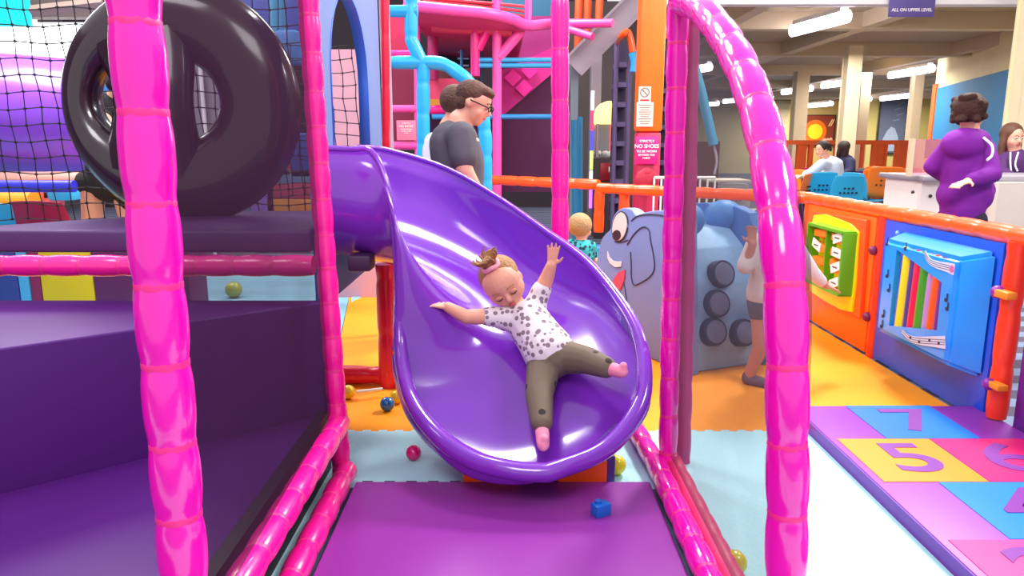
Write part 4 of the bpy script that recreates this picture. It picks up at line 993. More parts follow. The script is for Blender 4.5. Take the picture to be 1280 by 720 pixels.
# under the deck: strip of pads
yb = 5.0
for (a, b_, cc, lb) in ((-10, 24, '#2a3c8c', 'navy padded block low under the deck at the far left'), (24, 38, '#48a8d8', 'light blue padded block low under the deck'), (52, 118, '#d8c010', 'yellow padded block seen under the deck'), (38, 52, '#801850', 'narrow crimson padded block left of the yellow one'), (118, 238, '#5c1858', 'long dark plum padded block right of the yellow one')):
    A_, C_ = W(a, 360, yb), W(b_, 360, yb)
    tag(obj('foam_block', BB(A_.x, C_.x-.004, yb, yb+.3, .0, .62, .008), mat('pad_'+cc[1:], cc, .5)), lb, 'block')
# behind the ring's holes and beside it: grey mesh column, coloured soft shapes
tag(obj('mesh_tower', BB(-3.75, -2.9, 7.9, 8.3, .0, 3.2), mat('tower_grey', '#7c7480', .7)), 'grey mesh covered tower seen through the right opening of the ring', 'tower')
for i, x in enumerate((-3.52, -3.2)): tag(obj('steel_pole', TB([V((x, 7.85, 0)), V((x, 7.85, 3.2))], .022, 8), mat('pale_pole', '#d8d0d8', .5)), ('left' if i == 0 else 'right')+' pale pole of the grey tower behind the ring', 'pole')
tag(obj('foam_block', B(W(136, 112, 6.2), (.14, .1, .3), 0, .03), mat('azure_pad', '#3a8ce0', .5)), 'azure padded shape seen in the left opening of the ring', 'block')
for (px, py, sx, sz, cc, lb) in ((332, 240, .2, .55, '#9878d8', 'lilac padded column right below the ring'), (305, 250, .16, .45, '#4a90a0', 'teal padded column behind the ring foot'), (366, 238, .38, .16, '#b04860', 'rose padded block behind the net right of the ring'),
      (366, 220, .38, .14, '#5a88b0', 'steel blue padded block behind the net right of the ring'), (366, 256, .38, .16, '#e09838', 'amber padded block on the deck level right of the ring'), (345, 205, .3, .2, '#a04a50', 'brick red padded block behind the net right of the ring'), (385, 195, .25, .35, '#2a50a8', 'royal blue padded block behind the slim left post')):
    tag(obj('foam_block', B(W(px, py, 5.9), (sx, .2, sz), 0, .02), mat('pad_'+cc[1:], cc, .55)), lb, 'block')
for (px, cc, w2, lb) in ((343, '#38a0c8', .09, 'pale turquoise padded post at the top between ring and pink post'), (353, '#2c84b4', .07, 'darker turquoise padded post at the top between ring and pink post')):
    tag(obj('padded_post', TB([W(px, 60, 7.2), W(px, -10, 7.2)], w2/2, 12), mat('pp_'+cc[1:], cc, .5)), lb, 'padded post')
tag(obj('foam_block', B(W(350, 30, 7.6), (.75, .1, .6), 0, .02), mat('navy_wall_pad', '#2c4aa0', .6)), 'navy padded wall at the top behind the turquoise posts', 'block')
tag(obj('foam_block', B(W(362, 60, 7.0), (.24, .2, .3), 0, .05), mat('blue_round_pad', '#3a78c0', .5)), 'blue rounded pad behind the slim left post', 'block')
tag(obj('net_wall', BB(-1.60, -1.1, 6.2, 6.24, .0, 2.05), mat('pink_net_wall', '#d8a8bc', .8)), 'pale pink wall seen through the arched doorway', 'panel')

# ================================================================== BACKGROUND CENTRE : multi level play structure
Yc = 6.6
padded('padded_post', [V((W(528, 300, Yc).x, Yc, 0)), W(529, 80, Yc)], .058, .26, BLUV, 'blue padded post carrying the left end of the blue arch')
padded('padded_post', [W(529, 82, Yc), W(514, 50, Yc), W(514, -10, Yc)], .056, .26, BLUV, 'blue padded post rising above the blue arch joint', n=16)
padded('padded_rail', [W(490, 78, Yc), W(528, 78, Yc)], .056, .3, BLUV, 'short blue padded tube left of the blue arch joint', cat='padded tube')
padded('padded_rail', [W(482, 14, Yc), W(522, 14, Yc)], .05, .3, BLUV, 'short blue padded tube near the top left of the play structure', cat='padded tube')
padded('padded_arch', cr([W(528, 78, Yc), W(553, 80, Yc), W(572, 91, Yc), W(588, 105, Yc), W(600, 130, Yc), W(606, 165, Yc), W(607, 205, Yc), V((W(607, 230, Yc).x, Yc, .0))], 80), .058, .22, BLUV, 'blue padded arch behind the man', cat='padded arch')
MAG = mat('magenta_vinyl', '#ea1488', .35, coat=.2); MAG2 = mat('light_magenta', '#f050a8', .4)
Yp = 8.2
def vpost(px, y0, y1, r, m, lb, Y=Yp): 
    a = W(px, y1, Y)
    if y1 >= 230: a = V((a.x, Y, 0))
    return tag(obj('padded_post', TB([a, W(px, y0, Y)], r, 12), m), lb, 'padded post')
def hbar(x0, y0, x1, y1, r, m, lb, Y=Yp, Y2=None): return tag(obj('padded_rail', TB([W(x0, y0, Y), W(x1, y1, Y2 or Y)], r, 12), m), lb, 'padded tube')
vpost(521, -10, 240, .035, MAG2, 'light magenta post along the right edge of the shoe sign bay')
vpost(621, -10, 240, .05, MAG2, 'light magenta post right of the man with a ball joint')
vpost(594, 20, 95, .05, MAG, 'magenta post above the blue arch')
vpost(541, 20, 100, .06, mat('dark_magenta', '#a01060', .5), 'dark magenta post behind the blue arch', 8.6)
hbar(617, 20, 597, 62, .05, MAG, 'magenta diagonal brace above the blue arch')
hbar(652, 38, 623, 72, .055, MAG2, 'light magenta diagonal brace under the round platform')
hbar(480, 68, 521, 68, .045, MAG, 'magenta bar at the top of the shoe sign bay'); hbar(480, 136, 521, 136, .04, MAG2, 'light magenta bar above the shoe sign'); hbar(480, 182, 530, 182, .045, MAG2, 'light magenta bar below the shoe sign')
hbar(597, 75, 692, 75, .025, mat('sky_bar', '#2ea0d8', .4), 'upper of the paired sky blue bars'); hbar(597, 82, 692, 82, .025, mat('sky_bar', '#2ea0d8', .4), 'lower of the paired sky blue bars')
hbar(540, 146, 692, 146, .028, mat('sky_bar2', '#2080c0', .4), 'blue bar at the height of the man\'s chin'); hbar(530, 138, 600, 134, .05, MAG, 'magenta bar behind the man\'s neck', 8.5)
vpost(600, 10, 200, .035, mat('slate_bar', '#2c5878', .5), 'slate blue post behind the blue arch', 9.0)
# round platform
def round_deck():
    t = thing('round_platform', 'round pink platform of the play structure at the top', 'platform', W(600, 30, 8.2))
    rim = cr([W(505, 6, 7.6), W(560, 12, 7.6), W(610, 17, 7.7), (W(640, 24, 7.9)), W(660, 32, 8.1), W(690, 30, 8.6), W(740, 30, 9.0)], 40)
    obj('rim_tube', TB(rim, .055, 12), MAG2, t)
    rim2 = [p+V((0, .5, -.12)) for p in rim[:26]]
    bm = bmesh.new(); A = [bm.verts.new(p) for p in rim[:26]]; Bq = [bm.verts.new(V((p.x*.8-.05, 9.6, p.z-.22))) for p in rim[:26]]
    for i in range(25): bm.faces.new((A[i], A[i+1], Bq[i+1], Bq[i]))
    o = obj('platform_underside', bm, mat('underside_red', '#b02058', .6), t); s = o.modifiers.new('s', 'SOLIDIFY'); s.thickness = .04
    for k, yy in enumerate((8.2, 8.8)): obj('floor_beam', TB([W(540, 34+k*8, yy), W(640, 40+k*7, yy)], .05, 8), mat('beam_red', '#d03860', .5), t)
    obj('guard_post', TB([W(660, 32, 8.1), W(661, -10, 8.1)], .035, 8), MAG2, t); obj('guard_post', TB([W(621, 18, 7.8), W(621, -10, 7.8)], .035, 8), MAG2, t)
    for k in range(3): obj('guard_bar', TB([W(530, 5-4*k, 7.7), W(655, 20-6*k, 8.0)], .015, 6), mat('red_guard', '#d02840', .5), t)
round_deck()
hbar(690, 30, 766, 29, .045, MAG2, 'pink bar stub right of the centre post at the top', 8.6, 8.2); hbar(688, 30, 741, 46, .04, MAG2, 'short slanting pink bar right of the centre post', 8.6, 8.2)
# panels
def panel(pts, Y, th, m, label, name='wall_panel', cat='panel'): return tag(obj(name, prism([W(a, b, Y) for a, b in pts], (0, th, 0)), m, smooth=False), label, cat)
panel([(622, 92), (690, 60), (690, 20), (622, 20)], 9.4, .05, mat('plum_panel', '#8a1468', .6), 'plum panel in the upper bay right of the man')
panel([(622, 150), (690, 92), (690, 60), (622, 90)], 9.35, .05, mat('magenta_panel', '#c81484', .6), 'slanting magenta net panel right of the man')
for (cx, cy, wh) in ((641, 97, 'left'), (662, 88, 'upper right'), (655, 110, 'lowest')):
    panel([(cx-11, cy), (cx, cy-11), (cx+11, cy), (cx, cy+11)], 9.28, .04, mat('pink_square', '#f0209c', .6), wh+' of three pink diamonds on the slanting magenta panel', 'diamond_patch', 'patch')
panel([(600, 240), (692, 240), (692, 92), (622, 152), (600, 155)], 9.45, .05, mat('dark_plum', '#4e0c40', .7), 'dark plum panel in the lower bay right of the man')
panel([(478, 185), (520, 185), (520, 72), (478, 72)], 8.9, .05, mat('maroon_panel', '#7a1038', .7), 'maroon panel behind the shoe sign bay')
panel([(478, 62), (512, 62), (512, 20), (478, 20)], 8.9, .05, mat('red_panel', '#b01848', .7), 'red panel in the top bay left of the blue post')
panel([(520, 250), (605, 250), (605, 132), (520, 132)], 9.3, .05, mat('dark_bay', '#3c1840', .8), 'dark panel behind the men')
panel([(531, 124), (592, 124), (592, 98), (531, 98)], 8.7, .04, mat('salmon_plank', '#e04870', .6), 'salmon pink board behind the man\'s head', 'plank_board', 'board')
panel([(531, 133), (592, 131), (592, 124), (531, 124)], 8.68, .05, mat('mustard_strip', '#d8a030', .6), 'mustard strip under the salmon board', 'plank_strip', 'board')
panel([(540, 98), (600, 98), (600, 85), (540, 85)], 8.8, .04, mat('brown_plank', '#6a2c30', .6), 'brown board above the salmon board', 'plank_board', 'board')
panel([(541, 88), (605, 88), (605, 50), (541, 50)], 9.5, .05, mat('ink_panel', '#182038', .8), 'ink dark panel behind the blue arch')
for k in range(4): hbar(572, 55+9*k, 586, 55+9*k, .012, mat('white_rung', '#b8c8dc', .5), ['first', 'second', 'third', 'fourth'][k]+' from the top of the pale rungs behind the blue arch', 9.2)
vpost(577, 48, 85, .018, mat('sky_bar', '#2ea0d8', .4), 'thin sky blue post holding the pale rungs', 9.1)
panel([(622, 20), (700, 25), (700, -10), (622, -10)], 9.6, .05, mat('teal_top_panel', '#1e5a78', .7), 'teal panel behind the guard rail at the top')

def sign(px, py, Y, w, h, col, label, lines, tm, name='sign', board=None):
    c = W(px, py, Y); t = thing(name, label, 'sign', c)
    obj('sign_board', B(c, (w, .015, h), 0, .004), col, t)
    y = 1.0
    tot = sum(l[1] for l in lines); z = c.z+h*.40
    for s, sz in lines:
        z -= sz*.55; text(s, sz, tm, t, Matrix.Translation((c.x, c.y-.012, z)) @ Matrix.Rotation(PI/2, 4, 'X')); z -= sz*.65
    return t
WT = mat('white_letter', '#fff4f4', .5)
SL = [('STRICTLY', .034), ('NO SHOES', .050), ('TO BE WORN', .032), ('BEYOND THIS', .026), ('POINT', .026)]
t = sign(508, 163, 8.145, .21, .21, mat('pale_pink_sign', '#f07898', .5), 'small pink notice about shoes in the bay left of the man', [(a, b*.62) for a, b in SL], WT)
# orange padded column with notices
Yo = 7.6
cx = W(809, 180, Yo).x
t = thing('padded_column', 'square orange padded column wearing paper notices', 'column', (cx, Yo, 0))
zc = W(809, 165, Yo).z
obj('orange_padding', BB(cx-.125, cx+.125, Yo-.12, Yo+.12, zc, 4.2, .03), mat('orange_column', '#ff6a10', .4), t)
obj('red_padding', BB(cx-.12, cx+.12, Yo-.11, Yo+.11, 0, zc, .03), mat('crimson_column', '#c02050', .45), t)
t2 = sign(808, 188, Yo-.14, .225, .27, mat('pink_sign', '#e81480', .5), 'pink notice about shoes on the orange column', SL, WT)
t3 = thing('paper_notice', 'white printed rules sheet on the orange column', 'notice', W(806, 143, Yo-.14)); c_ = W(806, 143, Yo-.135); obj('sheet', B(c_, (.165, .008, .235)), mat('paper', '#ddd0c0', .7), t3)
for i in range(9): obj('print_line', B(c_+V((0, -.006, .09-.022*i)), (.13-.02*(i % 3), .002, .006)), mat('print_grey', '#8a7a78', .7), t3)
t4 = thing('paper_notice', 'small prohibition notice above the rules sheet on the orange column', 'notice', W(806, 117, Yo-.14)); c_ = W(806, 118, Yo-.135); obj('sheet', B(c_, (.12, .008, .15)), mat('paper', '#ddd0c0', .7), t4)
ringp = [c_+V((.042*math.cos(a), -.006, .02+.042*math.sin(a))) for a in [2*PI*i/20 for i in range(20)]]
bm = tube(bmesh.new(), ringp, .005, 6, closed=True); tube(bm, [c_+V((-.03, -.006, .05)), c_+V((.03, -.006, -.01))], .005, 6); obj('ban_symbol', bm, mat('print_grey', '#8a7a78', .7), t4)
obj('red_bar', B(c_+V((0, -.006, -.055)), (.09, .002, .014)), mat('print_red', '#c02020', .6), t4)
# bag hanging on the column
bm = bmesh.new(); c_ = W(808, 226, Yo-.2); ell(bm, c_, (.12, .06, .12)); ell(bm, c_+V((0, 0, .07)), (.07, .05, .06)); tag(obj('cloth_bundle', bm, mat('red_cloth', '#b81c3c', .6, bump=.8, bscale=12)), 'crumpled red cloth at the foot of the pink notice', 'cloth')

# steel work right of the centre post
BG = mat('beam_grey', '#8f8590', .5, metal=.2)
def beamp(a, b, w, h, m, lb, name='steel_beam', cat='beam'):
    a, b = V(a), V(b); d = (b-a); M = d.to_track_quat('X', 'Z').to_matrix().to_4x4(); bm = bmesh.new(); L_ = d.length
    for q in (-1, 1): box(bm, (a+b)/2+(M.to_3x3() @ V((0, 0, q*h/2))), V((L_, w, h*.12)), M=M)
    box(bm, (a+b)/2, V((L_, w*.3, h)), M=M)
    return tag(obj(name, bm, m, smooth=False), lb, cat)
beamp(W(716, 84, 9.2), W(812, -14, 9.2), .1, .26, BG, 'diagonal grey steel stringer at the top right of the centre post')
for px, w2, y0, lb, m_ in ((746, .15, 25, 'grey steel column under the diagonal stringer', BG), (718, .09, 80, 'narrow slate column right of the centre post', mat('slate_col', '#6a7480', .6))):
    yq = 11.0 if px > 740 else 9.4; a = W(px, y0, yq); t = thing('steel_column', lb, 'column', (a.x, yq, 0)); obj('shaft', BB(a.x-w2/2, a.x+w2/2, yq-.1, yq+.1, 0, a.z), m_, t); obj('base_plate', BB(a.x-w2, a.x+w2, yq-.15, yq+.15, 0, .02), m_, t)
vp = mat('teal_post', '#1c78a4', .4)
tag(obj('padded_post', TB([V((W(722, 230, 8.4).x, 8.4, 0)), W(719, 150, 8.4)], .045, 12), vp), 'teal padded post just right of the centre post', 'padded post')
tag(obj('padded_post', TB([V((W(727, 230, 8.5).x, 8.5, 0)), W(725, 146, 8.5)], .03, 12), vp), 'thin teal padded post beside the thicker teal post', 'padded post')
for px, lb in ((722, 'left'), (733, 'middle'), (748, 'right')):
    tag(obj('padded_post', TB([W(px, 70 if px < 740 else 40, 10), W(px+2, -10, 10)], .05, 10), mat('coral_post', '#f05a28' if px != 748 else '#c84a58', .5)), lb+' of the three coral posts high above the diagonal stringer', 'padded post')
tag(obj('padded_rail', TB(cr([W(772, 52, 9.6), W(778, 44, 9), W(784, 40, 9), W(788, 48, 9), W(791, 65, 9)], 16), .04, 10), ORG), 'orange hooked handrail beside the orange column', 'padded tube')
tag(obj('padded_rail', TB(cr([W(790, 66, 9), W(793, 78, 9), W(792, 90, 9)], 10), .045, 10), mat('sky_bar', '#2ea0d8', .4)), 'short sky blue sleeve below the hooked handrail', 'padded tube')
tag(obj('padded_rail', TB([W(826, 12, 8.5), W(834, 48, 8.5)], .035, 10), ORG), 'slanting orange bar between the orange column and the slim right post', 'padded tube')
# climbing net tower (dark purple)
def tower(px0, px1, y0, Y, lb):
    a, b = W(px0, y0, Y), W(px1, y0, Y); t = thing('net_tower', lb, 'climbing tower', ((a.x+b.x)/2, Y, 0)); m_ = mat('tower_purple', '#5a4a74', .6)
    obj('back_panel', BB(a.x, b.x, Y+.3, Y+.34, 0, a.z), mat('tower_back', '#3a2c48', .8), t)
    for x in (a.x, b.x): obj('upright', TB([V((x, Y, 0)), V((x, Y, a.z))], .03, 10), m_, t)
    n = 9
    for i in range(n): obj('shelf', BB(a.x, b.x, Y, Y+.3, .3+i*(a.z-.4)/n, .36+i*(a.z-.4)/n), m_, t)
tower(771, 788, 48, 9.6, 'narrow purple climbing tower left of the orange column')
tower(824, 842, 60, 10.2, 'dark purple tower right of the orange column')
# claw machine
def claw():
    Y = 10.4; c = W(758, 200, Y); t = thing('arcade_machine', 'arcade prize machine with a glowing arched sign behind the gate', 'arcade machine', (c.x, Y, 0))
    l, r = W(743, 200, Y).x, W(774, 200, Y).x; z1 = W(758, 155, Y).z; z0 = W(758, 196, Y).z; zt = W(758, 127, Y).z; w2 = (r-l)/2; D = .35
    pts = [V((l, Y-D/2, z1))]+[V((c.x+w2*math.cos(a)*.98, Y-D/2, z1+.12+(zt-z1-.12)*math.sin(a))) for a in [PI-PI*i/14 for i in range(15)]]+[V((r, Y-D/2, z1))]
    obj('lit_sign', prism(pts, (0, D, 0), .01), mat('sign_glow', '#ffe9a0', .5, emit='#ffe070', estr=1.3), t)
    bm = bmesh.new()
    for x in (l+.015, r-.015):
        for y in (Y-D/2, Y+D/2): box(bm, V((x, y, (z0+z1)/2)), V((.03, .03, z1-z0)))
    obj('cabinet_frame', bm, mat('chrome', '#c0c0c8', .2, metal=.8), t, smooth=False)
    g = bpy.data.materials.get('clear_glass') or screen('clear_glass', '#b8c4cc', .14)
    obj('glass', BB(l+.02, r-.02, Y-D/2-.005, Y-D/2, z0, z1), g, t); obj('cabinet_back', BB(l, r, Y+D/2, Y+D/2+.02, z0, z1), mat('grey_back', '#6e6868', .6), t)
    obj('red_stripe', BB(r-.12, r-.05, Y+D/2-.01, Y+D/2, z0, z1), mat('red_glow', '#e03020', .5, emit='#e03020', estr=.6), t)
    obj('light_strip', BB(r-.05, r-.035, Y-D/2-.01, Y-D/2-.006, z0+.03, z1), lampM, t)
    bm = bmesh.new(); random.seed(2)
    for i in range(14): ell(bm, V((random.uniform(l+.05, r-.05), Y+random.uniform(-.12, .12), z0+.03+random.random()*.03)), .035, seg=8, rings=6)
    tag(obj('prizes', bm, mat('prize_white', '#d8d0c8', .6), t), kind='stuff')
    obj('base_cabinet', BB(l, r, Y-D/2, Y+D/2, 0, z0-.02), mat('cabinet_dark', '#4a3c40', .6), t); obj('coin_door', BB(l+.06, r-.08, Y-D/2-.03, Y-D/2, z0-.32, z0-.08, .01), mat('coin_red', '#a01020', .4), t)
    obj('coin_slot', BB(r-.17, r-.13, Y-D/2-.036, Y-D/2-.03, z0-.2, z0-.13), WHITE, t)
    # coloured light rod
    x = W(740, 200, Y).x-.03
    for i, cc in enumerate(('#e8f0ff', '#ff3060', '#4040ff', '#b0ff60', '#ffffff', '#c060ff')): 
        za = 2.0-.22*i*1.2; obj('light_rod', TB([V((x, Y-.2, za-.25)), V((x, Y-.2, za))], .022, 8), mat('rod_'+cc[1:], cc, .4, emit=cc, estr=1.5), t)
claw()
tag(obj('wall_panel', BB(.7, 2.0, 12.2, 12.3, 0, 3.5), mat('brown_hall_panel', '#4a4040', .8)), 'dark brown hall panel behind the arcade machine', 'panel')
# small white railing behind the elephant
def railing(x0, x1, yt, Y, lb):
    a, b = W(x0, yt, Y), W(x1, yt, Y); t = thing('white_railing', lb, 'railing', ((a.x+b.x)/2, Y, 0)); m_ = WHITE
    obj('top_rail', TB([a, b], .015, 8), m_, t); n = max(2, int((b.x-a.x)/.07))
    for i in range(n+1): x = a.x+(b.x-a.x)*i/n; obj('baluster', TB([V((x, Y, 0)), V((x, Y, a.z))], .01, 6), m_, t)
railing(818, 836, 222, 7.3, 'short white railing left of the slim right post, behind the gate'); railing(866, 894, 222, 7.3, 'white railing seen through the right net')
# blue umbrella/rail seen through net
tag(obj('padded_rail', TB([W(862, 60, 7), W(878, 120, 7), W(892, 181, 7)], .045, 10), mat('dusty_teal', '#3c90b4', .5)), 'slanting teal padded bar seen through the right net', 'padded tube')
tag(obj('rope', TB(cr([W(892, 181, 7), W(896, 200, 7), W(893, 218, 7)], 8), .012, 6), mat('rope_grey', '#a09aa8', .7)), 'thin grey rope hanging from the slanting teal bar', 'rope')

# ================================================================== CAFE
wa, wb = V((9.62, 17.3, 0)), V((7.15, 8.75, 0)); wd_ = (wa-wb).normalized(); wn = V((wd_.y, -wd_.x, 0))
tag(obj('partition_wall', prism([wa, wb, wb+wn*.15, wa+wn*.15], (0, 0, 3.2)), mat('cream_partition', '#e6d9a8', .7)), 'cream partition wall at the right carrying the big blue board', 'partition')
b0, b1 = wa-wd_*.35-wn*.03, wa-wd_*4.9-wn*.03
tag(obj('wall_board', prism([b0+V((0, 0, 1.0)), b1+V((0, 0, 1.0)), b1+V((0, 0, 2.52)), b0+V((0, 0, 2.52))], wn*.028), mat('board_blue', '#1f7cb4', .7)), 'large blue wall board behind the woman in the purple hoodie', 'board')
tag(obj('trim_strip', prism([wa-wn*.05+V((0, 0, .0)), wa-wd_*.3-wn*.05, wa-wd_*.3-wn*.05+V((0, 0, 2.62)), wa-wn*.05+V((0, 0, 2.62))], wn*.04), mat('orange_strip', '#e06a28', .5)), 'orange strip along the left side of the blue wall board', 'trim')
def picture(px, py, w, h, Y, label, kind):
    c = W(px, py, Y); t = thing('wall_picture', label, 'picture', c); k0 = len(bpy.data.objects)
    obj('frame', B(c, (w+.08, .04, h+.08)), BLK, t); f_ = c+V((0, -.025, 0))
    q = w/1.1 if kind == 'sun' else w/.68
    if kind == 'sun':
        obj('picture_ground', B(f_, (w, .01, h)), mat('pic_brown', '#8a3418', .7), t)
        for i in range(2): obj('glow_disc', lathe(bmesh.new(), [((.34-.12*i)*q, 0), ((.34-.12*i)*q, .01)], f_+V((-.02, -.012-.012*i, -.05)), 24, Matrix.Rotation(PI/2, 3, 'X')), mat('pic_%d' % i, ('#e06a10', '#ffc818')[i], .6), t)
        for g in (-1, 1):
            for k in range(2): obj('ray', TB([f_+V((g*(.38+.06*k)*q, -.01, .12*q)), f_+V((g*(.48+.05*k)*q, -.01, .32*q))], .014*q, 6), mat('pic_ray', '#f0c890', .6), t)
        bm = bmesh.new(); random.seed(4)
        for i in range(12): ell(bm, f_+V(((-.48+.087*i)*q, -.01, (-.3+.03*random.random())*q)), (.05*q, .01, (.05+.03*random.random())*q), seg=8, rings=6)
        obj('foreground_shapes', bm, mat('pic_fore', '#e0b090', .6), t)
    else:
        obj('picture_ground', B(f_, (w, .01, h)), mat('pic_slate', '#4c5468', .7), t)
        pts = [f_+V((x*w, -.01, z*h)) for x, z in ((-.4, -.47), (.35, -.47), (.25, -.2), (.1, -.05), (-.05, -.02), (-.2, -.1), (-.34, -.25))]
        obj('pale_shape', prism(pts, (0, -.01, 0)), mat('pic_pale', '#8a94a4', .6), t)
        for i in range(4): obj('pale_mark', TB([f_+V(((.0+.12*(i % 2))*w, -.01, (.08+.1*i)*h)), f_+V(((.25+.12*(i % 2))*w, -.01, (.12+.1*i)*h))], .025, 6), mat('pic_mark', '#6c7a84', .6), t)
picture(1019, 163, 1.65, 1.28, 33.5, 'orange and yellow sunburst picture on the far cafe wall', 'sun')
picture(1115, 157, 1.0, 2.1, 29.5, 'tall blue grey picture on the far cafe wall', 'ice')
tag(obj('wall_panel', BB(W(985, 150, 33.6).x, W(1062, 150, 33.6).x, 33.6, 33.8, 0, 3.2), mat('ochre_wall', '#d0b468', .7)), 'ochre wall section holding the sunburst picture', 'partition')
tag(obj('wall_panel', BB(W(1074, 150, 29.6).x, W(1185, 150, 29.6).x, 29.6, 29.8, 0, 3.2), mat('olive_wall', '#b8a860', .7)), 'olive cream wall section holding the tall picture', 'partition')
tag(obj('wall_panel', BB(2.0, W(985, 150, 33.6).x, 33.6, 33.8, 0, 3.2), mat('tan_wall', '#b8ac84', .7)), 'tan wall section seen past the arch post', 'partition')
tag(obj('wall_panel', BB(2.1, 4.3, 15.5, 15.6, 0, 1.35), mat('patterned_brown', '#7a4a42', .8)), 'low brown patterned partition seen through the right net', 'partition')
# orange railings
def orail(x0, x1, yt, Y, nposts, lb, solid_=()):
    a, b = W(x0, yt, Y), W(x1, yt, Y); t = thing('orange_railing', lb, 'railing', ((a.x+b.x)/2, Y, 0)); m_ = mat('railing_orange', '#e85a18', .5)
    obj('top_rail', B(((a.x+b.x)/2, Y, a.z), (b.x-a.x, .12, .09)), m_, t)
    for i in range(nposts): x = a.x+(b.x-a.x)*i/(nposts-1); obj('post', B((x, Y, a.z/2), (.05 if i % 2 else .09, .1, a.z)), m_, t)
    obj('bottom_rail', B(((a.x+b.x)/2, Y, .5), (b.x-a.x, .06, .08)), m_, t)
    for xa, xb in solid_: A_, B_ = W(xa, yt, Y), W(xb, yt, Y); obj('infill_panel', BB(A_.x, B_.x, Y-.02, Y+.02, .05, a.z), m_, t)
orail(982, 1046, 178, 16.0, 5, 'orange cafe railing left of the wide column', ((1000, 1009),)); orail(1064, 1137, 178, 16.0, 6, 'orange cafe railing right of the wide column', ((1097, 1106), (1126, 1134)))
# tables
def table(px, py, w, d, lb, h=.74, Y=None):
    p_ = W(px, py, Y) if Y else G(px, py, h); t = thing('cafe_table', lb, 'table', (p_.x, p_.y, 0), 'cafe tables')
    obj('table_top', B((p_.x, p_.y, h), (w, d, .03), 0, .008), mat('table_cream', '#e8d8c0', .4), t); obj('pedestal', TB([V((p_.x, p_.y, .02)), V((p_.x, p_.y, h-.02))], .035, 12), LEG, t); obj('foot_plate', lathe(bmesh.new(), [(.25, 0), (.25, .02), (.05, .04)], (p_.x, p_.y, 0), 20), LEG, t)
table(1005, 218, .7, .6, 'pale cafe table in front of the woman in pale blue', h=.80, Y=11.6)
table(1120, 217, .8, .6, 'pale cafe table right of the orange chairs', h=.80, Y=12.1); table(1122, 210, .7, .6, 'pale cafe table farther back at the right', h=.80, Y=13.9); table(905, 213, .6, .6, 'dim cafe table seen through the right net', h=.80, Y=10.5)
sc = 1.02
def ch(px, Y, rz, col, lb, s=1.02): x = (px-640)/F*Y/(cP+.15*sP); shell_chair(V((x, Y, 0)), rz, s, chairm(col), LEG, lb, 'cafe shell chairs')
ch(1052, 10.2, PI, 'blue', 'front blue shell chair with its back to the toy fence, right of centre', 1.09)
ch(1019, 10.6, PI*1.02, 'blue', 'blue shell chair behind the fence in front of the pale blue hooded woman', 1.12)
ch(1082, 10.7, PI*.62, 'blue', 'blue shell chair turned sideways, rightmost of the blue ones', 1.1)
ch(1108, 10.9, PI*.85, 'orange', 'large orange shell chair right of the blue chairs', 1.2)
ch(988, 10.4, PI*1.3, 'orange', 'orange shell chair partly behind the arch post', 1.1); ch(1003, 13.6, 0, 'orange', 'orange shell chair behind the table of the pale blue hooded woman')
ch(1016, 14.6, 0, 'red', 'red shell chair near the left orange railing'); ch(1104, 13.4, PI*.1, 'orange', 'orange shell chair in front of the right orange railing', 1.1)
ch(1127, 14.4, -.2, 'red', 'red shell chair near the right orange railing'); ch(1089, 14.4, .1, 'grey', 'grey shell chair near the right orange railing')
ch(1062, 12.7, PI*1.1, 'purple', 'purple shell chair under the person in navy', 1.05); ch(925, 9.6, PI*.8, 'cream', 'pale grey shell chair seen beside the arch post', 1.0); ch(1134, 11.6, -1.5, 'purple', 'purple shell chair beside the white counter')
ch(1093, 12.3, PI*.9, 'orange', 'orange shell chair between the blue chairs and the right railing', 1.1); ch(1127, 13.0, PI*1.1, 'orange', 'orange shell chair nearest the counter screen', 1.1)
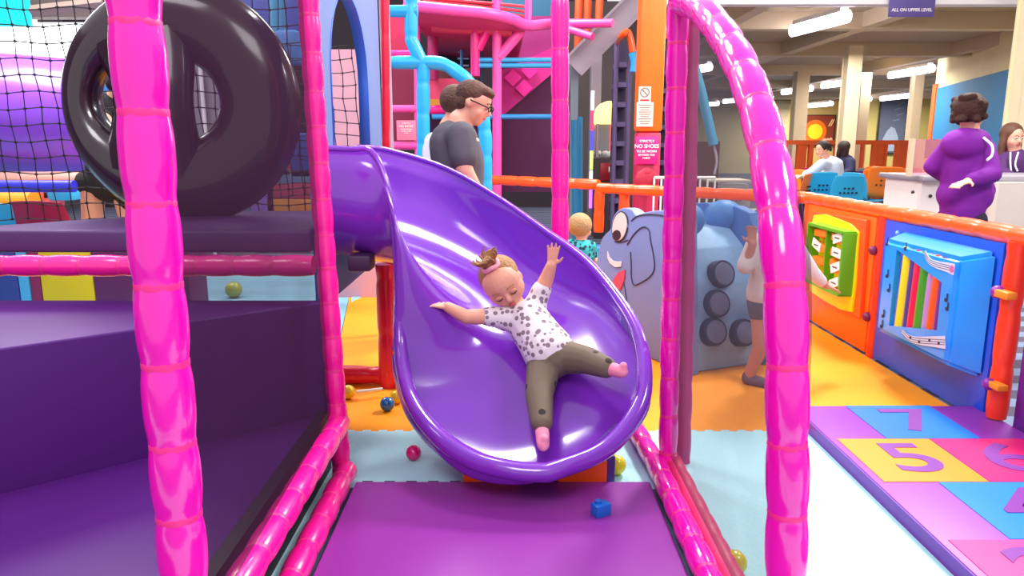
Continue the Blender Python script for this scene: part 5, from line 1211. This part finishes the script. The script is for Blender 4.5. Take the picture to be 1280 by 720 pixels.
# counter
def counter():
    t = thing('counter', 'long white service counter behind the woman in the purple hoodie', 'counter', (3.9, 6.3, 0))
    xl = W(1137, 220, 6.3).x
    obj('front_panel', BB(xl, 5.4, 6.1, 6.7, 0, 1.0), mat('counter_white', '#e9e2da', .5), t); obj('worktop', BB(xl-.03, 5.5, 6.02, 6.78, 1.0, 1.045, .01), mat('counter_grey', '#8c8890', .4), t)
    obj('side_return', BB(W(1240, 220, 6.0).x, W(1240, 220, 6.0).x+.9, 5.9, 6.1, 0, 1.0), mat('counter_side', '#cfc4b8', .5), t)
    for a in ((1141, 240), (1163, 245)): obj('bolt', E(W(*a, 6.09), .014), LEG, t)
counter()
sc_ = tag(obj('sneeze_screen', BB(W(1139, 200, 6.15).x, W(1172, 200, 6.15).x, 6.12, 6.135, 1.05, W(1150, 174, 6.15).z), screen('pink_clear', '#d88a9c', .35)), 'clear pinkish screen standing on the counter end', 'screen')
tag(obj('screen_post', BB(W(1138, 200, 6.15).x-.03, W(1138, 200, 6.15).x, 6.1, 6.15, 1.04, W(1150, 173, 6.15).z), WSTEEL), 'slim cream post of the counter screen', 'post')
tg = thing('till_display', 'dark till display with a white card on the counter', 'till', W(1165, 215, 6.4)); c_ = W(1168, 186, 6.4); obj('monitor', B(c_, (.16, .03, .16), .2), BLK, tg); obj('stand', TB([V((c_.x, 6.4, 1.045)), c_], .015, 8), BLK, tg); obj('white_card', B(c_+V((.06, -.03, .0)), (.08, .005, .1), .2), WHITE, tg)
# hanging sign
Yg = 9.45
t = sign(1140, 5, Yg, .56, .30, mat('violet_sign', '#5a4a90', .5), 'violet hanging sign about the upper level on the white fascia at the top', [], WT, 'hanging_sign')
c_ = W(1140, 12.5, Yg-.012); text('ALL ON UPPER LEVEL', .052, WT, t, Matrix.Translation(c_) @ Matrix.Rotation(PI/2, 4, 'X'))
# dark small speaker things on ceiling
for px, py, lb in ((1005, 123, 'left'), (1082, 114, 'right')):
    p_ = G(px, py, 2.98); tag(obj('ceiling_speaker', B(p_+V((0, 0, -.08)), (.14, .12, .2), .3, .02), BLK), 'small black ceiling speaker, '+lb+' one beside the wide column', 'speaker')
# left pad seen past post at floor level
tag(obj('foam_block', BB(-1.9, -1.05, 7.5, 7.8, 0, .42, .02), mat('cobalt_pad', '#2848c0', .5)), 'cobalt padded kerb far behind the slide at the left', 'block')
tag(obj('foam_floor_tiles', prism([V((-1.62, 7.45, 0.006)), V((-1.34, 6.0, 0.006)), V((-1.22, 6.6, .006)), V((-1.25, 7.45, .006))], (0, 0, .004)), mat('sky_foam', '#80c8f0', .6)), 'small light blue floor wedge beside the light blue ball', 'foam mat')

for o in bpy.data.objects:
    if 'base' in o: del o['base']
